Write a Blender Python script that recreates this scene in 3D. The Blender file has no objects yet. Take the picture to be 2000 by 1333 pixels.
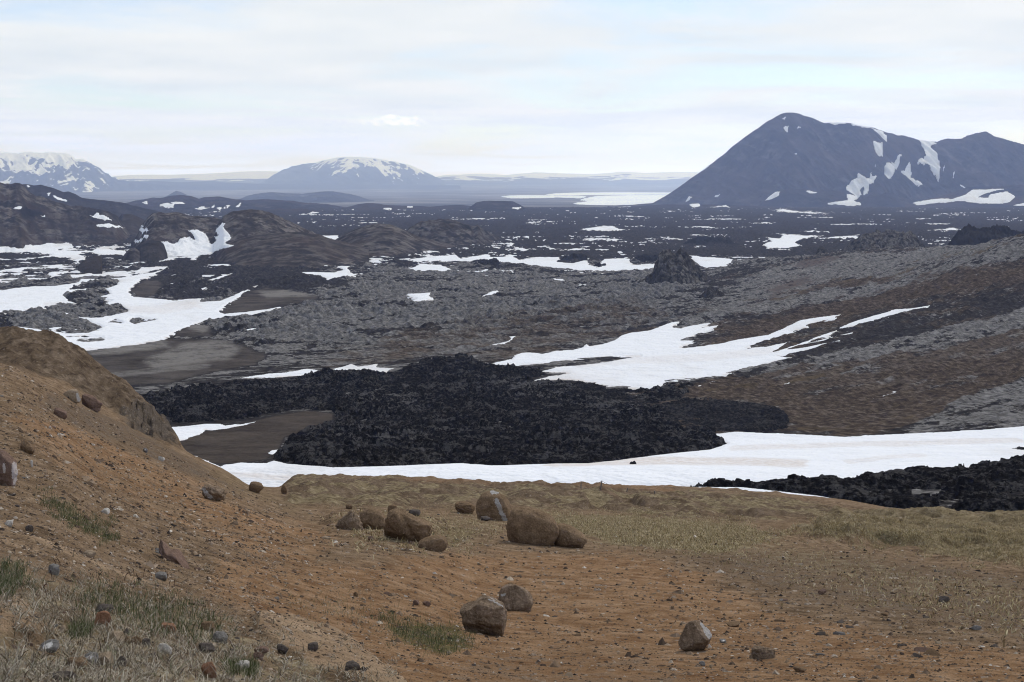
import bpy, math, random
import numpy as np
from mathutils import Vector

# ------------------------------------------------------------------ camera, sky, sun
F, PXC, YH = 3000.0, 1000.0, 340.0          # focal length in photo pixels, centre column, horizon row (2000 x 1333 photo)
scene = bpy.context.scene
col = scene.collection
cam_d = bpy.data.cameras.new("camera")
cam_d.sensor_width = 36.0
cam_d.lens = 36.0 * F / 2000.0
cam_d.shift_y = -(666.5 - YH) / 2000.0
cam_d.clip_start = 0.1
cam_d.clip_end = 200000.0
cam = bpy.data.objects.new("camera", cam_d)
cam.location = (0, 0, 0)
cam.rotation_euler = (math.radians(90), 0, 0)
col.objects.link(cam)
scene.camera = cam
scene.render.resolution_x, scene.render.resolution_y = 1024, 682
scene.view_settings.view_transform = 'Standard'
scene.view_settings.look = 'None'
scene.view_settings.exposure = 0.12
scene.view_settings.gamma = 1.0
scene.cycles.use_denoising = True
scene.cycles.filter_width = 1.05
scene.cycles.max_bounces = 5
scene.cycles.diffuse_bounces = 3
scene.cycles.volume_bounces = 1

SUN_EL, SUN_AZ = math.radians(43), math.radians(30)      # azimuth from +Y (view direction) towards +X
SKY_CLOUD = 7.6
world = bpy.data.worlds.new("World")
scene.world = world
world.use_nodes = True
def build_world():
    nt = world.node_tree
    for n in list(nt.nodes): nt.nodes.remove(n)
    N = nt.nodes.new; L = nt.links.new
    out = N('ShaderNodeOutputWorld'); bg = N('ShaderNodeBackground')
    bg.inputs['Strength'].default_value = 0.1
    sky = N('ShaderNodeTexSky'); sky.sky_type = 'NISHITA'; sky.sun_disc = False
    sky.sun_elevation = SUN_EL; sky.sun_rotation = SUN_AZ
    sky.altitude = 600; sky.air_density = 1.0; sky.dust_density = 0.3; sky.ozone_density = 1.0
    tc = N('ShaderNodeTexCoord')
    sep = N('ShaderNodeSeparateXYZ'); L(tc.outputs['Generated'], sep.inputs[0])
    def math_(op, a, b=None, clamp=False):
        m = N('ShaderNodeMath'); m.operation = op; m.use_clamp = clamp
        for i, v in enumerate((a, b)):
            if v is None: continue
            if isinstance(v, (int, float)): m.inputs[i].default_value = v
            else: L(v, m.inputs[i])
        return m.outputs[0]
    zc = math_('ADD', math_('MAXIMUM', sep.outputs[2], 0.0), 0.045)
    cx = math_('DIVIDE', sep.outputs[0], zc); cy = math_('DIVIDE', sep.outputs[1], zc)
    cmb = N('ShaderNodeCombineXYZ'); L(cx, cmb.inputs[0]); L(cy, cmb.inputs[1])
    mp = N('ShaderNodeMapping'); L(cmb.outputs[0], mp.inputs[0])
    mp.inputs['Scale'].default_value = (0.42, 0.34, 1); mp.inputs['Location'].default_value = (3.3, 1.7, 0)
    mp.inputs['Rotation'].default_value = (0, 0, math.radians(-14))
    n1 = N('ShaderNodeTexNoise'); n1.inputs['Scale'].default_value = 1.0; n1.inputs['Detail'].default_value = 9
    n1.inputs['Roughness'].default_value = 0.58; n1.inputs['Distortion'].default_value = 0.5
    L(mp.outputs[0], n1.inputs['Vector'])
    r1 = N('ShaderNodeMapRange'); r1.interpolation_type = 'SMOOTHSTEP'
    L(n1.outputs['Fac'], r1.inputs[0]); r1.inputs[1].default_value = 0.33; r1.inputs[2].default_value = 0.56
    r1.inputs[3].default_value = 0.22; r1.inputs[4].default_value = 1.0
    # a lower, thicker veil close to the horizon
    veil = N('ShaderNodeMapRange'); L(sep.outputs[2], veil.inputs[0])
    veil.inputs[1].default_value = 0.0; veil.inputs[2].default_value = 0.07
    veil.inputs[3].default_value = 0.55; veil.inputs[4].default_value = 0.0
    over = N('ShaderNodeMapRange'); L(sep.outputs[2], over.inputs[0]); over.inputs[1].default_value = 0.16; over.inputs[2].default_value = 0.5; over.inputs[3].default_value = 1.0; over.inputs[4].default_value = 0.78
    fac = math_('MULTIPLY', math_('MAXIMUM', r1.outputs[0], veil.outputs[0]), over.outputs[0])
    # one small cumulus low in the sky
    el = math_('DIVIDE', sep.outputs[2], sep.outputs[1]); az = math_('DIVIDE', sep.outputs[0], sep.outputs[1])
    dx = math_('DIVIDE', math_('SUBTRACT', az, (772 - PXC) / F), 0.0245)
    dz = math_('DIVIDE', math_('SUBTRACT', el, (YH - 236) / F), 0.0047)
    cm2 = N('ShaderNodeCombineXYZ'); L(az, cm2.inputs[0]); L(el, cm2.inputs[1])
    n2 = N('ShaderNodeTexNoise'); n2.inputs['Scale'].default_value = 170; n2.inputs['Detail'].default_value = 6
    m2 = N('ShaderNodeMapping'); m2.inputs['Scale'].default_value = (1, 2.1, 1); L(cm2.outputs[0], m2.inputs[0]); L(m2.outputs[0], n2.inputs['Vector'])
    rr = math_('ADD', math_('MULTIPLY', dx, dx), math_('MULTIPLY', dz, dz))
    puff = math_('SUBTRACT', math_('ADD', -0.95, math_('MULTIPLY', n2.outputs['Fac'], 3.6)), rr)
    r2 = N('ShaderNodeMapRange'); r2.interpolation_type = 'SMOOTHSTEP'; L(puff, r2.inputs[0])
    r2.inputs[1].default_value = 0.0; r2.inputs[2].default_value = 1.1; r2.inputs[3].default_value = 0; r2.inputs[4].default_value = 0.9
    front = math_('GREATER_THAN', sep.outputs[1], 0.1)
    puffm = math_('MULTIPLY', r2.outputs[0], front, True)
    # cloud brightness varies with the thickness of the layer
    n3 = N('ShaderNodeTexNoise'); n3.inputs['Scale'].default_value = 2.3; n3.inputs['Detail'].default_value = 6; L(mp.outputs[0], n3.inputs['Vector'])
    cr = N('ShaderNodeValToRGB'); L(n3.outputs['Fac'], cr.inputs[0])
    hq = math_('POWER', math_('DIVIDE', math_('MAXIMUM', sep.outputs[2], 0.0), 0.013), 2.2)
    hzf = math_('DIVIDE', 1.0, math_('ADD', 1.0, hq))
    k = SKY_CLOUD
    cr.color_ramp.elements[0].position = 0.3; cr.color_ramp.elements[0].color = (0.79, 0.86, 0.915, 1)
    cr.color_ramp.elements[1].position = 0.62; cr.color_ramp.elements[1].color = (0.93, 0.965, 0.985, 1)
    hm = N('ShaderNodeMix'); hm.data_type = 'RGBA'; L(hzf, hm.inputs[0]); L(cr.outputs[0], hm.inputs[6]); hm.inputs[7].default_value = (1.28, 1.62, 3.5, 1)
    sc = N('ShaderNodeVectorMath'); sc.operation = 'SCALE'; L(hm.outputs[2], sc.inputs[0]); sc.inputs['Scale'].default_value = 8.95
    mx = N('ShaderNodeMix'); mx.data_type = 'RGBA'; L(fac, mx.inputs[0]); st = N('ShaderNodeMix'); st.data_type = 'RGBA'; st.blend_type = 'MULTIPLY'; st.inputs[0].default_value = 1.0; L(sky.outputs[0], st.inputs[6]); st.inputs[7].default_value = (0.92, 1.0, 1.22, 1); L(st.outputs[2], mx.inputs[6]); L(sc.outputs[0], mx.inputs[7])
    mx2 = N('ShaderNodeMix'); mx2.data_type = 'RGBA'; L(puffm, mx2.inputs[0]); L(mx.outputs[2], mx2.inputs[6]); mx2.inputs[7].default_value = (10.8, 11.2, 12.2, 1)
    L(mx2.outputs[2], bg.inputs['Color']); L(bg.outputs[0], out.inputs['Surface'])
build_world()

sun_d = bpy.data.lights.new("sun", 'SUN')
sun_d.energy = 2.0
sun_d.angle = math.radians(10)
sun_d.color = (1.0, 0.94, 0.84)
sun = bpy.data.objects.new("sun", sun_d)
col.objects.link(sun)
_d = Vector((math.sin(SUN_AZ) * math.cos(SUN_EL), math.cos(SUN_AZ) * math.cos(SUN_EL), math.sin(SUN_EL)))
sun.rotation_euler = _d.to_track_quat('Z', 'Y').to_euler()

# ------------------------------------------------------------------ numeric helpers
def sstep(a, b, x):
    t = np.clip((x - a) / (b - a), 0, 1); return t * t * (3 - 2 * t)
def _hash(ix, iy, seed):
    h = (ix.astype(np.int64) * 374761393 + iy.astype(np.int64) * 668265263 + seed * 982451653) & 0xffffffff
    h = ((h ^ (h >> 13)) * 1274126177) & 0xffffffff
    return (h ^ (h >> 16)) & 0xffffffff
def perlin(x, y, seed=0):
    x = np.asarray(x, float); y = np.asarray(y, float)
    x0 = np.floor(x); y0 = np.floor(y); fx = x - x0; fy = y - y0
    u = fx * fx * fx * (fx * (fx * 6 - 15) + 10); v = fy * fy * fy * (fy * (fy * 6 - 15) + 10)
    def g(i, j):
        a = _hash(x0 + i, y0 + j, seed) * (2 * math.pi / 4294967296.0)
        return np.cos(a) * (fx - i) + np.sin(a) * (fy - j)
    a = g(0, 0); b = g(1, 0); c = g(0, 1); d = g(1, 1)
    return (a + (b - a) * u + (c - a) * v + (a - b - c + d) * u * v) * 1.5
def fbm(x, y, octaves=4, seed=0, gain=0.5, lac=2.03):
    s = 0; a = 1; t = 0
    for o in range(octaves):
        s = s + a * perlin(x, y, seed + o * 17); t += a; a *= gain
        x = x * lac + 13.7; y = y * lac - 7.3
    return s / t
def billow(x, y, octaves=4, seed=0, gain=0.5, lac=2.1):
    s = 0; a = 1; t = 0
    for o in range(octaves):
        s = s + a * np.abs(perlin(x, y, seed + o * 17)); t += a; a *= gain
        x = x * lac + 3.1; y = y * lac - 9.3
    return s / t
def blocks(x, y, seed=0):
    """angular rubble: every cell carries a block with its own height and tilt"""
    x0 = np.floor(x); y0 = np.floor(y)
    best = np.full(x.shape, 9.0); h = np.zeros(x.shape)
    for i in (-1, 0, 1):
        for j in (-1, 0, 1):
            cx = x0 + i; cy = y0 + j
            k = _hash(cx, cy, seed); r1 = (k & 1023) / 1023.0; r2 = ((k >> 10) & 1023) / 1023.0; r3 = ((k >> 20) & 1023) / 1023.0
            dx = x - cx - r1; dy = y - cy - r2
            d = dx * dx + dy * dy; m = d < best
            best = np.where(m, d, best)
            h = np.where(m, r3 + (r1 - .5) * dx * 1.4 + (r2 - .5) * dy * 1.4 - d * 0.9, h)
    return h
def pchip_slopes(x, Y):
    h = np.diff(x)[:, None]; dl = np.diff(Y, axis=0) / h
    d = np.zeros_like(Y)
    a, b = dl[:-1], dl[1:]; w1 = 2 * h[1:] + h[:-1]; w2 = h[1:] + 2 * h[:-1]
    with np.errstate(divide='ignore', invalid='ignore'):
        m = (w1 + w2) / (w1 / a + w2 / b)
    d[1:-1] = np.where(a * b > 0, m, 0)
    d[0] = dl[0]; d[-1] = dl[-1]
    return d
def pchip(x, Y, xq):
    """monotone cubic along axis 0; x (n,), Y (n,m), xq (q,) -> (q,m)"""
    x = np.asarray(x, float); Y = np.asarray(Y, float); d = pchip_slopes(x, Y)
    i = np.clip(np.searchsorted(x, xq, side='right') - 1, 0, len(x) - 2)
    h = (x[i + 1] - x[i]); t = np.clip((xq - x[i]) / h, 0, 1)[:, None]; h = h[:, None]
    return ((1 + 2 * t) * (1 - t) ** 2) * Y[i] + t * (1 - t) ** 2 * h * d[i] + t * t * (3 - 2 * t) * Y[i + 1] + t * t * (t - 1) * h * d[i + 1]
def seg_dist(poly, x, y, closed=True):
    """distance (and inside flag) of points to a polygon"""
    p = np.asarray(poly, float); n = len(p)
    d2 = np.full(x.shape, 1e18); ins = np.zeros(x.shape, bool)
    for i in range(n if closed else n - 1):
        ax, ay = p[i]; bx, by = p[(i + 1) % n]
        ex, ey = bx - ax, by - ay; wx, wy = x - ax, y - ay
        t = np.clip((wx * ex + wy * ey) / (ex * ex + ey * ey + 1e-12), 0, 1)
        q = (wx - ex * t) ** 2 + (wy - ey * t) ** 2
        d2 = np.minimum(d2, q)
        if closed and ay != by:
            c = (ay > y) != (by > y)
            ins ^= c & (x < ex * (y - ay) / ey + ax)
    return np.sqrt(d2), ins
def sdf(poly, x, y, pad=40.0, ys=2.0):
    """signed distance, positive inside, in photo pixels (rows count double: surfaces are seen at a grazing angle)"""
    p = np.asarray(poly, float); out = np.full(x.shape, -pad)
    m = (x > p[:, 0].min() - pad) & (x < p[:, 0].max() + pad) & (y > p[:, 1].min() - pad) & (y < p[:, 1].max() + pad)
    if m.any():
        q = p.copy(); q[:, 1] *= ys
        d, ins = seg_dist(q, x[m], y[m] * ys)
        out[m] = np.maximum(np.where(ins, d, -d), -pad)
    return out
def soft(poly, x, y, w=12.0, ys=2.0):
    return sstep(-w, w, sdf(poly, x, y, pad=w + 5, ys=ys))
def stroke(pts, x, y, w, ys=2.0):
    p = np.asarray(pts, float); out = np.zeros(x.shape)
    m = (x > p[:, 0].min() - w) & (x < p[:, 0].max() + w) & (y > p[:, 1].min() - w) & (y < p[:, 1].max() + w)
    if m.any():
        q = p.copy(); q[:, 1] *= ys
        d, _ = seg_dist(q, x[m], y[m] * ys, closed=False)
        out[m] = 1 - sstep(w * 0.4, w, d)
    return out

# ------------------------------------------------------------------ objects and sheets
def link(o, kind=None, label=None, cat=None, group=None, parent=None):
    if o.name not in col.objects: col.objects.link(o)
    if kind: o['kind'] = kind
    if label: o['label'] = label
    if cat: o['category'] = cat
    if group: o['group'] = group
    if parent: o.parent = parent
    return o
def mesh_np(name, V, Q, mat, attrs=None, smooth=True, **kw):
    me = bpy.data.meshes.new(name)
    k = Q.shape[1]
    me.vertices.add(len(V)); me.vertices.foreach_set('co', V.astype(np.float32).ravel())
    me.loops.add(Q.size); me.loops.foreach_set('vertex_index', Q.astype(np.int32).ravel())
    me.polygons.add(len(Q)); me.polygons.foreach_set('loop_start', np.arange(0, Q.size, k, dtype=np.int32))
    me.polygons.foreach_set('loop_total', np.full(len(Q), k, np.int32))
    me.polygons.foreach_set('use_smooth', np.full(len(Q), smooth, bool))
    for an, A in (attrs or {}).items():
        at = me.attributes.new(an, 'FLOAT_VECTOR', 'POINT'); at.data.foreach_set('vector', A.astype(np.float32).ravel())
    me.update(); me.validate(verbose=False) if False else None
    me.materials.append(mat)
    o = bpy.data.objects.new(name, me)
    return link(o, **kw)
class Sheet:
    """a piece of terrain: columns fan out from the viewpoint's meridian, rows are distances; z is a height field"""
    def __init__(s, px, D, zs):
        s.px = px; s.D = D; s.zs = zs
        s.PX, s.DD = np.meshgrid(px, D)
        s.X = (s.PX - PXC) / F * s.DD; s.Y = s.DD
        s.py = YH - F * zs / s.DD
        s.z = zs.copy(); s.attrs = {}
    def emit(s, name, mat, mask=None, z=None, attrs=None, **kw):
        z = s.z if z is None else z
        nr, nc = z.shape
        idx = np.arange(nr * nc).reshape(nr, nc)
        Q = np.stack([idx[:-1, :-1], idx[:-1, 1:], idx[1:, 1:], idx[1:, :-1]], -1)
        if mask is not None: Q = Q[mask]
        Q = Q.reshape(-1, 4)
        if len(Q) == 0: return None
        used = np.zeros(nr * nc, bool); used[Q.ravel()] = True
        re = np.cumsum(used) - 1
        V = np.stack([s.X.ravel()[used], s.Y.ravel()[used], z.ravel()[used]], -1)
        A = {}
        for k, v in (s.attrs if attrs is None else attrs).items():
            A[k] = np.stack([c.ravel()[used] for c in v], -1)
        return mesh_np(name, V, re[Q], mat, A, **kw)
    def quadany(s, m):
        return m[:-1, :-1] | m[:-1, 1:] | m[1:, 1:] | m[1:, :-1]
def axis_cols(step=1.95, lo=-300, hi=2300, far=4200):
    a = np.arange(lo, hi + step, step)
    l = lo - np.cumsum(np.geomspace(step * 2, 700, 16)); r = hi + np.cumsum(np.geomspace(step * 2, 700, 16))
    return np.concatenate([l[::-1], a, r])
class Table:
    """smooth heights known at some distances (rows) and bearings (columns), given by where they appear"""
    def __init__(s, D, px, PY):
        s.D = np.array(D, float); s.px = np.array(px, float)
        s.Z = (YH - np.array(PY, float)) / F * s.D[:, None]
    def grid(s, px, D):
        zc = pchip(s.D, s.Z, np.asarray(D, float))                # (nD, stations)
        return pchip(s.px, zc.T, np.clip(np.asarray(px, float), s.px[0], s.px[-1])).T
    def at(s, px, D): return float(s.grid([px], [D])[0, 0])
    def hit(s, px, py):
        D = np.geomspace(2.0, s.D[-1], 900); z = s.grid([px], D)[:, 0]; q = YH - F * z / D
        i = np.argmax(q <= py)
        if q[i] > py: return None
        if i == 0: return D[0]
        t = (q[i - 1] - py) / (q[i - 1] - q[i] + 1e-9); return D[i - 1] + t * (D[i] - D[i - 1])

NEAR = Table([1, 2, 4, 7, 10, 15, 22, 30, 45, 60, 80, 105, 130, 160, 200, 230, 270],
             [-300, 0, 100, 200, 300, 345, 366, 440, 500, 600, 800, 1000, 1300, 1600, 1800, 2000, 2300],
 np.array([
 [5000, 2700, 1500, 1290, 1180, 1040, 930, 850, 760, 700, 690, 680, 640, 700, 850, 1000, 1100],
 [5000, 2700, 1520, 1333, 1225, 1085, 985, 900, 790, 722, 715, 705, 645, 720, 880, 1010, 1100],
 [5000, 2700, 1530, 1345, 1240, 1110, 1010, 930, 835, 775, 760, 740, 655, 745, 890, 1010, 1100],
 [5000, 2700, 1540, 1360, 1262, 1150, 1055, 985, 900, 845, 815, 800, 722, 800, 900, 1010, 1100],
 [5000, 2700, 1550, 1375, 1285, 1180, 1090, 1025, 950, 900, 862, 850, 800, 840, 920, 1010, 1100],
 [5000, 2700, 1550, 1380, 1292, 1190, 1105, 1040, 968, 920, 885, 872, 852, 890, 940, 1010, 1100],
 [5000, 2700, 1552, 1385, 1298, 1198, 1112, 1048, 980, 935, 897, 885, 893, 915, 955, 1010, 1100],
 [5000, 2700, 1555, 1395, 1315, 1212, 1130, 1070, 1005, 965, 935, 922, 925, 940, 970, 1010, 1100],
 [5000, 2700, 1560, 1405, 1330, 1225, 1145, 1085, 1022, 988, 964, 955, 953, 962, 975, 1010, 1100],
 [5000, 2700, 1565, 1430, 1360, 1262, 1175, 1110, 1050, 1017, 990, 968, 955, 945, 934, 960, 1060],
 [5000, 2700, 1570, 1460, 1400, 1310, 1225, 1150, 1070, 1038, 1006, 982, 963, 948, 934, 960, 1060],
 [5000, 2700, 1575, 1480, 1425, 1340, 1262, 1212, 1115, 1060, 1018, 990, 972, 958, 946, 972, 1060],
 [5000, 2700, 1575, 1485, 1432, 1350, 1280, 1224, 1130, 1075, 1032, 1005, 986, 968, 951, 978, 1060],
 [5000, 2700, 1575, 1485, 1432, 1352, 1284, 1228, 1142, 1086, 1044, 1018, 1000, 986, 972, 1000, 1080],
 [5000, 2700, 1575, 1485, 1432, 1354, 1286, 1234, 1152, 1100, 1060, 1034, 1018, 1008, 1002, 1035, 1100],
 [5000, 2700, 1575, 1485, 1432, 1355, 1290, 1240, 1165, 1115, 1075, 1048, 1030, 1018, 1012, 1045, 1110],
 [5000, 2700, 1575, 1485, 1432, 1355, 1290, 1245, 1175, 1125, 1085, 1055, 1036, 1022, 1015, 1050, 1110]]).T)
VPX = [-300, 0, 250, 500, 750, 1000, 1250, 1500, 1750, 2000, 2300]
VALLEY = Table([198, 225, 290, 400, 560, 750, 950, 1200, 1650, 2400, 3600, 5500, 9000, 13000, 18000, 26000, 40000, 75000], VPX, [
 [1075, 1075, 1075, 1075, 1075, 1075, 1072, 1050, 1032, 1024, 1024],
 [948, 947, 947, 947, 947, 948, 950, 960, 966, 968, 968],
 [905, 905, 905, 905, 903, 903, 903, 908, 905, 900, 895],
 [835, 835, 835, 835, 835, 835, 836, 840, 842, 835, 830],
 [730, 735, 740, 740, 737, 735, 735, 732, 720, 712, 700],
 [650, 655, 660, 660, 655, 652, 650, 640, 612, 582, 565],
 [605, 608, 608, 602, 597, 592, 588, 572, 538, 463, 420],
 [560, 560, 560, 558, 555, 555, 550, 524, 491, 478, 465],
 [506, 505, 503, 500, 502, 502, 500, 500, 500, 500, 500],
 [463, 463, 460, 460, 460, 460, 460, 460, 460, 460, 460],
 [432, 432, 431, 431, 431, 431, 431, 431, 431, 431, 431],
 [410, 410, 410, 410, 410, 409, 409, 409, 409, 409, 409],
 [402]*11, [391]*11, [382]*11, [369]*11, [357]*11, [350]*11])

# ------------------------------------------------------------------ materials
class NT:
    def __init__(s, name):
        s.m = bpy.data.materials.new(name); s.m.use_nodes = True
        s.t = s.m.node_tree; s.b = s.t.nodes['Principled BSDF']; s.b.inputs['Roughness'].default_value = 0.95
        s.b.inputs['Specular IOR Level'].default_value = 0.0
        s.tc = s.t.nodes.new('ShaderNodeTexCoord')
    def L(s, a, b): s.t.links.new(a, b)
    def setin(s, sock, v):
        if v is None: return
        if isinstance(v, (int, float)): sock.default_value = v
        elif isinstance(v, tuple): sock.default_value = v if len(v) == len(sock.default_value) else (*v, 1)
        else: s.L(v, sock)
    def math(s, op, a, b=None, clamp=False):
        n = s.t.nodes.new('ShaderNodeMath'); n.operation = op; n.use_clamp = clamp
        s.setin(n.inputs[0], a); s.setin(n.inputs[1], b); return n.outputs[0]
    def vec(s, scale=(1, 1, 1), rot=0.0, src=None):
        n = s.t.nodes.new('ShaderNodeMapping'); s.L(src or s.tc.outputs['Object'], n.inputs[0])
        n.inputs['Scale'].default_value = scale; n.inputs['Rotation'].default_value = (0, 0, rot); return n.outputs[0]
    def noise(s, scale, detail=4, rough=0.55, vec=None, dist=0.0):
        n = s.t.nodes.new('ShaderNodeTexNoise'); n.inputs['Scale'].default_value = scale; n.inputs['Detail'].default_value = detail
        n.inputs['Roughness'].default_value = rough; n.inputs['Distortion'].default_value = dist
        s.L(vec or s.tc.outputs['Object'], n.inputs['Vector']); return n.outputs['Fac']
    def vor(s, scale, vec=None, feature='F1', out='Distance'):
        n = s.t.nodes.new('ShaderNodeTexVoronoi'); n.feature = feature; n.inputs['Scale'].default_value = scale
        s.L(vec or s.tc.outputs['Object'], n.inputs['Vector']); return n.outputs[out]
    def rng(s, v, a, b, lo=0.0, hi=1.0):
        n = s.t.nodes.new('ShaderNodeMapRange'); n.interpolation_type = 'SMOOTHSTEP'; s.setin(n.inputs[0], v)
        n.inputs[1].default_value = a; n.inputs[2].default_value = b; n.inputs[3].default_value = lo; n.inputs[4].default_value = hi
        return n.outputs[0]
    def mix(s, f, a, b, mode='MIX'):
        n = s.t.nodes.new('ShaderNodeMix'); n.data_type = 'RGBA'; n.blend_type = mode
        s.setin(n.inputs[0], f); s.setin(n.inputs[6], a); s.setin(n.inputs[7], b); return n.outputs[2]
    def ramp(s, v, *stops):
        n = s.t.nodes.new('ShaderNodeValToRGB'); s.L(v, n.inputs[0]); e = n.color_ramp.elements
        e[0].position, e[0].color = stops[0][0], (*stops[0][1], 1); e[1].position, e[1].color = stops[-1][0], (*stops[-1][1], 1)
        for p, c in stops[1:-1]:
            k = e.new(p); k.color = (*c, 1)
        return n.outputs[0]
    def attr(s, name):
        a = s.t.nodes.new('ShaderNodeAttribute'); a.attribute_name = name
        p = s.t.nodes.new('ShaderNodeSeparateXYZ'); s.L(a.outputs['Vector'], p.inputs[0]); return p.outputs
    def bump(s, h, strength=0.5, dist=0.1, prev=None):
        n = s.t.nodes.new('ShaderNodeBump'); n.inputs['Strength'].default_value = strength; n.inputs['Distance'].default_value = dist
        s.L(h, n.inputs['Height'])
        if prev: s.L(prev, n.inputs['Normal'])
        return n.outputs[0]
    def done(s, color, normal=None):
        s.setin(s.b.inputs['Base Color'], color)
        if normal: s.L(normal, s.b.inputs['Normal'])
        return s.m

def mat_snow(name='snow_surface', scale=0.02, dirt=0.5):
    n = NT(name)
    a = n.noise(scale, 5, 0.6, n.vec((1, 0.35, 1), 0.3))
    c = n.mix(n.rng(a, 0.50, 0.70, 0, dirt), (0.77, 0.785, 0.815), (0.56, 0.52, 0.485))
    b = n.noise(scale * 40, 4)
    c = n.mix(n.rng(b, 0.35, 0.7, 0, 0.35), c, (0.66, 0.69, 0.745))
    dd = n.attr('d'); c = n.mix(n.math('MULTIPLY', dd[0], n.rng(b, 0.3, 0.65, 0.35, 1.0)), c, (0.56, 0.47, 0.40))
    n.b.inputs['Roughness'].default_value = 0.7
    m_ = n.noise(scale * 5, 4)
    return n.done(c, n.bump(b, 0.4, 0.5 / (scale * 40), n.bump(m_, 0.6, 0.35 / (scale * 5))))
def mat_lava():
    """fresh black clinkery lava with ashy grey lichen here and there; attribute a: lichen, cinder, -"""
    n = NT('black_lava'); a = n.attr('a')
    f = n.noise(0.9, 6, 0.7); g = n.noise(0.12, 5, 0.6); v = n.vor(0.55)
    c = n.ramp(f, (0.36, (0.003, 0.0028, 0.0028)), (0.5, (0.0115, 0.0102, 0.0098)), (0.66, (0.048, 0.044, 0.042)))
    lic = n.math('MULTIPLY', n.rng(n.math('ADD', g, n.math('MULTIPLY', f, 0.9)), 0.94, 1.12), n.math('ADD', a[0], 0.25), True)
    c = n.mix(lic, c, (0.115, 0.11, 0.108))
    c = n.mix(n.math('MULTIPLY', a[1], 0.45), c, n.ramp(f, (0.35, (0.018, 0.017, 0.018)), (0.7, (0.045, 0.042, 0.041))))
    h = n.bump(f, 1.0, 1.1)
    h = n.bump(v, 0.5, 0.7, h)
    return n.done(c, h)
def mat_field():
    """old lava country. a: moss with painted relief shade, brown heath, ochre grass; b: rust, smooth soil, dark"""
    n = NT('lava_country'); a = n.attr('a'); b = n.attr('b')
    f1 = n.noise(0.35, 7, 0.72); f2 = n.noise(0.05, 6, 0.65); f3 = n.noise(0.012, 4, 0.6)
    rock = n.ramp(f1, (0.32, (0.012, 0.011, 0.011)), (0.50, (0.035, 0.0315, 0.030)), (0.68, (0.082, 0.074, 0.069)))
    moss = n.ramp(f1, (0.36, (0.060, 0.056, 0.053)), (0.5, (0.145, 0.138, 0.132)), (0.64, (0.27, 0.26, 0.25)))
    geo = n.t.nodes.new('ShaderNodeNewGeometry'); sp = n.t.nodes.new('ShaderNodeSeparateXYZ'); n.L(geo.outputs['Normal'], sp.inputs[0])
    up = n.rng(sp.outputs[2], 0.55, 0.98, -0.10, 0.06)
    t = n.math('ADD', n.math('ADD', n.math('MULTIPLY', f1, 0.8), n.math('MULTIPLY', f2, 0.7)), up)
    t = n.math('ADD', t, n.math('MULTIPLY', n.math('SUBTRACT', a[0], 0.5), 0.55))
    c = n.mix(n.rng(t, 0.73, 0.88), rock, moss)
    heath = n.ramp(f1, (0.36, (0.030, 0.023, 0.018)), (0.52, (0.085, 0.063, 0.046)), (0.66, (0.165, 0.132, 0.100)))
    tb = n.math('ADD', n.math('MULTIPLY', a[1], 1.0), n.math('MULTIPLY', n.math('SUBTRACT', f2, 0.5), 1.6))
    c = n.mix(n.math('MULTIPLY', n.rng(tb, 0.35, 0.75), 0.88), c, heath)
    och = n.ramp(f1, (0.3, (0.060, 0.045, 0.028)), (0.7, (0.155, 0.115, 0.068)))
    to = n.math('ADD', a[2], n.math('MULTIPLY', n.math('SUBTRACT', f2, 0.5), 1.2))
    c = n.mix(n.math('MULTIPLY', n.rng(to, 0.4, 0.8), 0.8), c, och)
    c = n.mix(n.math('MULTIPLY', b[0], n.rng(f1, 0.4, 0.6, 0, .8)), c, (0.085, 0.044, 0.030))
    soil = n.ramp(f2, (0.34, (0.040, 0.034, 0.030)), (0.66, (0.105, 0.092, 0.082)))
    soil = n.mix(n.math('MULTIPLY', a[1], 3.0, True), soil, n.ramp(f2, (0.35, (0.050, 0.037, 0.028)), (0.65, (0.105, 0.080, 0.060))))
    c = n.mix(b[1], c, n.mix(n.math('MULTIPLY', n.math('MULTIPLY', a[0], 1.15, True), n.rng(n.math('ADD', f1, f2), 0.78, 1.1, .25, 1.0)), soil, (0.20, 0.187, 0.172)))
    c = n.mix(n.math('MULTIPLY', b[2], 0.78), c, rock)
    h = n.bump(f1, 0.9, 1.6)
    h = n.bump(f2, 0.6, 5.0, h)
    return n.done(c, h)
def mat_plain(name='far_plain'):
    n = NT(name)
    f = n.noise(0.0012, 8, 0.7); g = n.noise(0.00025, 5, 0.6)
    c = n.ramp(f, (0.40, (0.055, 0.054, 0.056)), (0.52, (0.13, 0.125, 0.12)), (0.64, (0.24, 0.225, 0.21)))
    c = n.mix(n.rng(g, 0.5, 0.65, 0, 0.5), c, (0.12, 0.10, 0.085))
    return n.done(c)
def mat_hill(name, dark, light, scale, tint=None, gully=None, bumpd=None, rock=0.0):
    """a: moss/light amount, rust amount, rock amount"""
    n = NT(name); a = n.attr('a')
    f = n.noise(scale, 8, 0.68); g = n.noise(scale * 0.2, 5, 0.6)
    c = n.ramp(f, (0.3, tuple(v * 0.55 for v in dark)), (0.5, dark), (0.75, light))
    c = n.mix(n.math('MULTIPLY', n.rng(g, 0.42, 0.62), 0.7), c, tint or tuple((p + q) / 2 for p, q in zip(dark, light)))
    c = n.mix(n.math('MULTIPLY', a[0], n.rng(f, 0.42, 0.62)), c, tuple(min(v * 1.7, 0.3) for v in light))
    c = n.mix(n.math('MULTIPLY', a[1], n.rng(g, 0.4, 0.6)), c, (0.052, 0.037, 0.030))
    c = n.mix(n.math('MULTIPLY', a[2], n.rng(f, 0.35, 0.55, 0.5, 1.0)), c, (0.018, 0.017, 0.018))
    return n.done(c, n.bump(f, 0.7, bumpd or 0.6 / scale))

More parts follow.
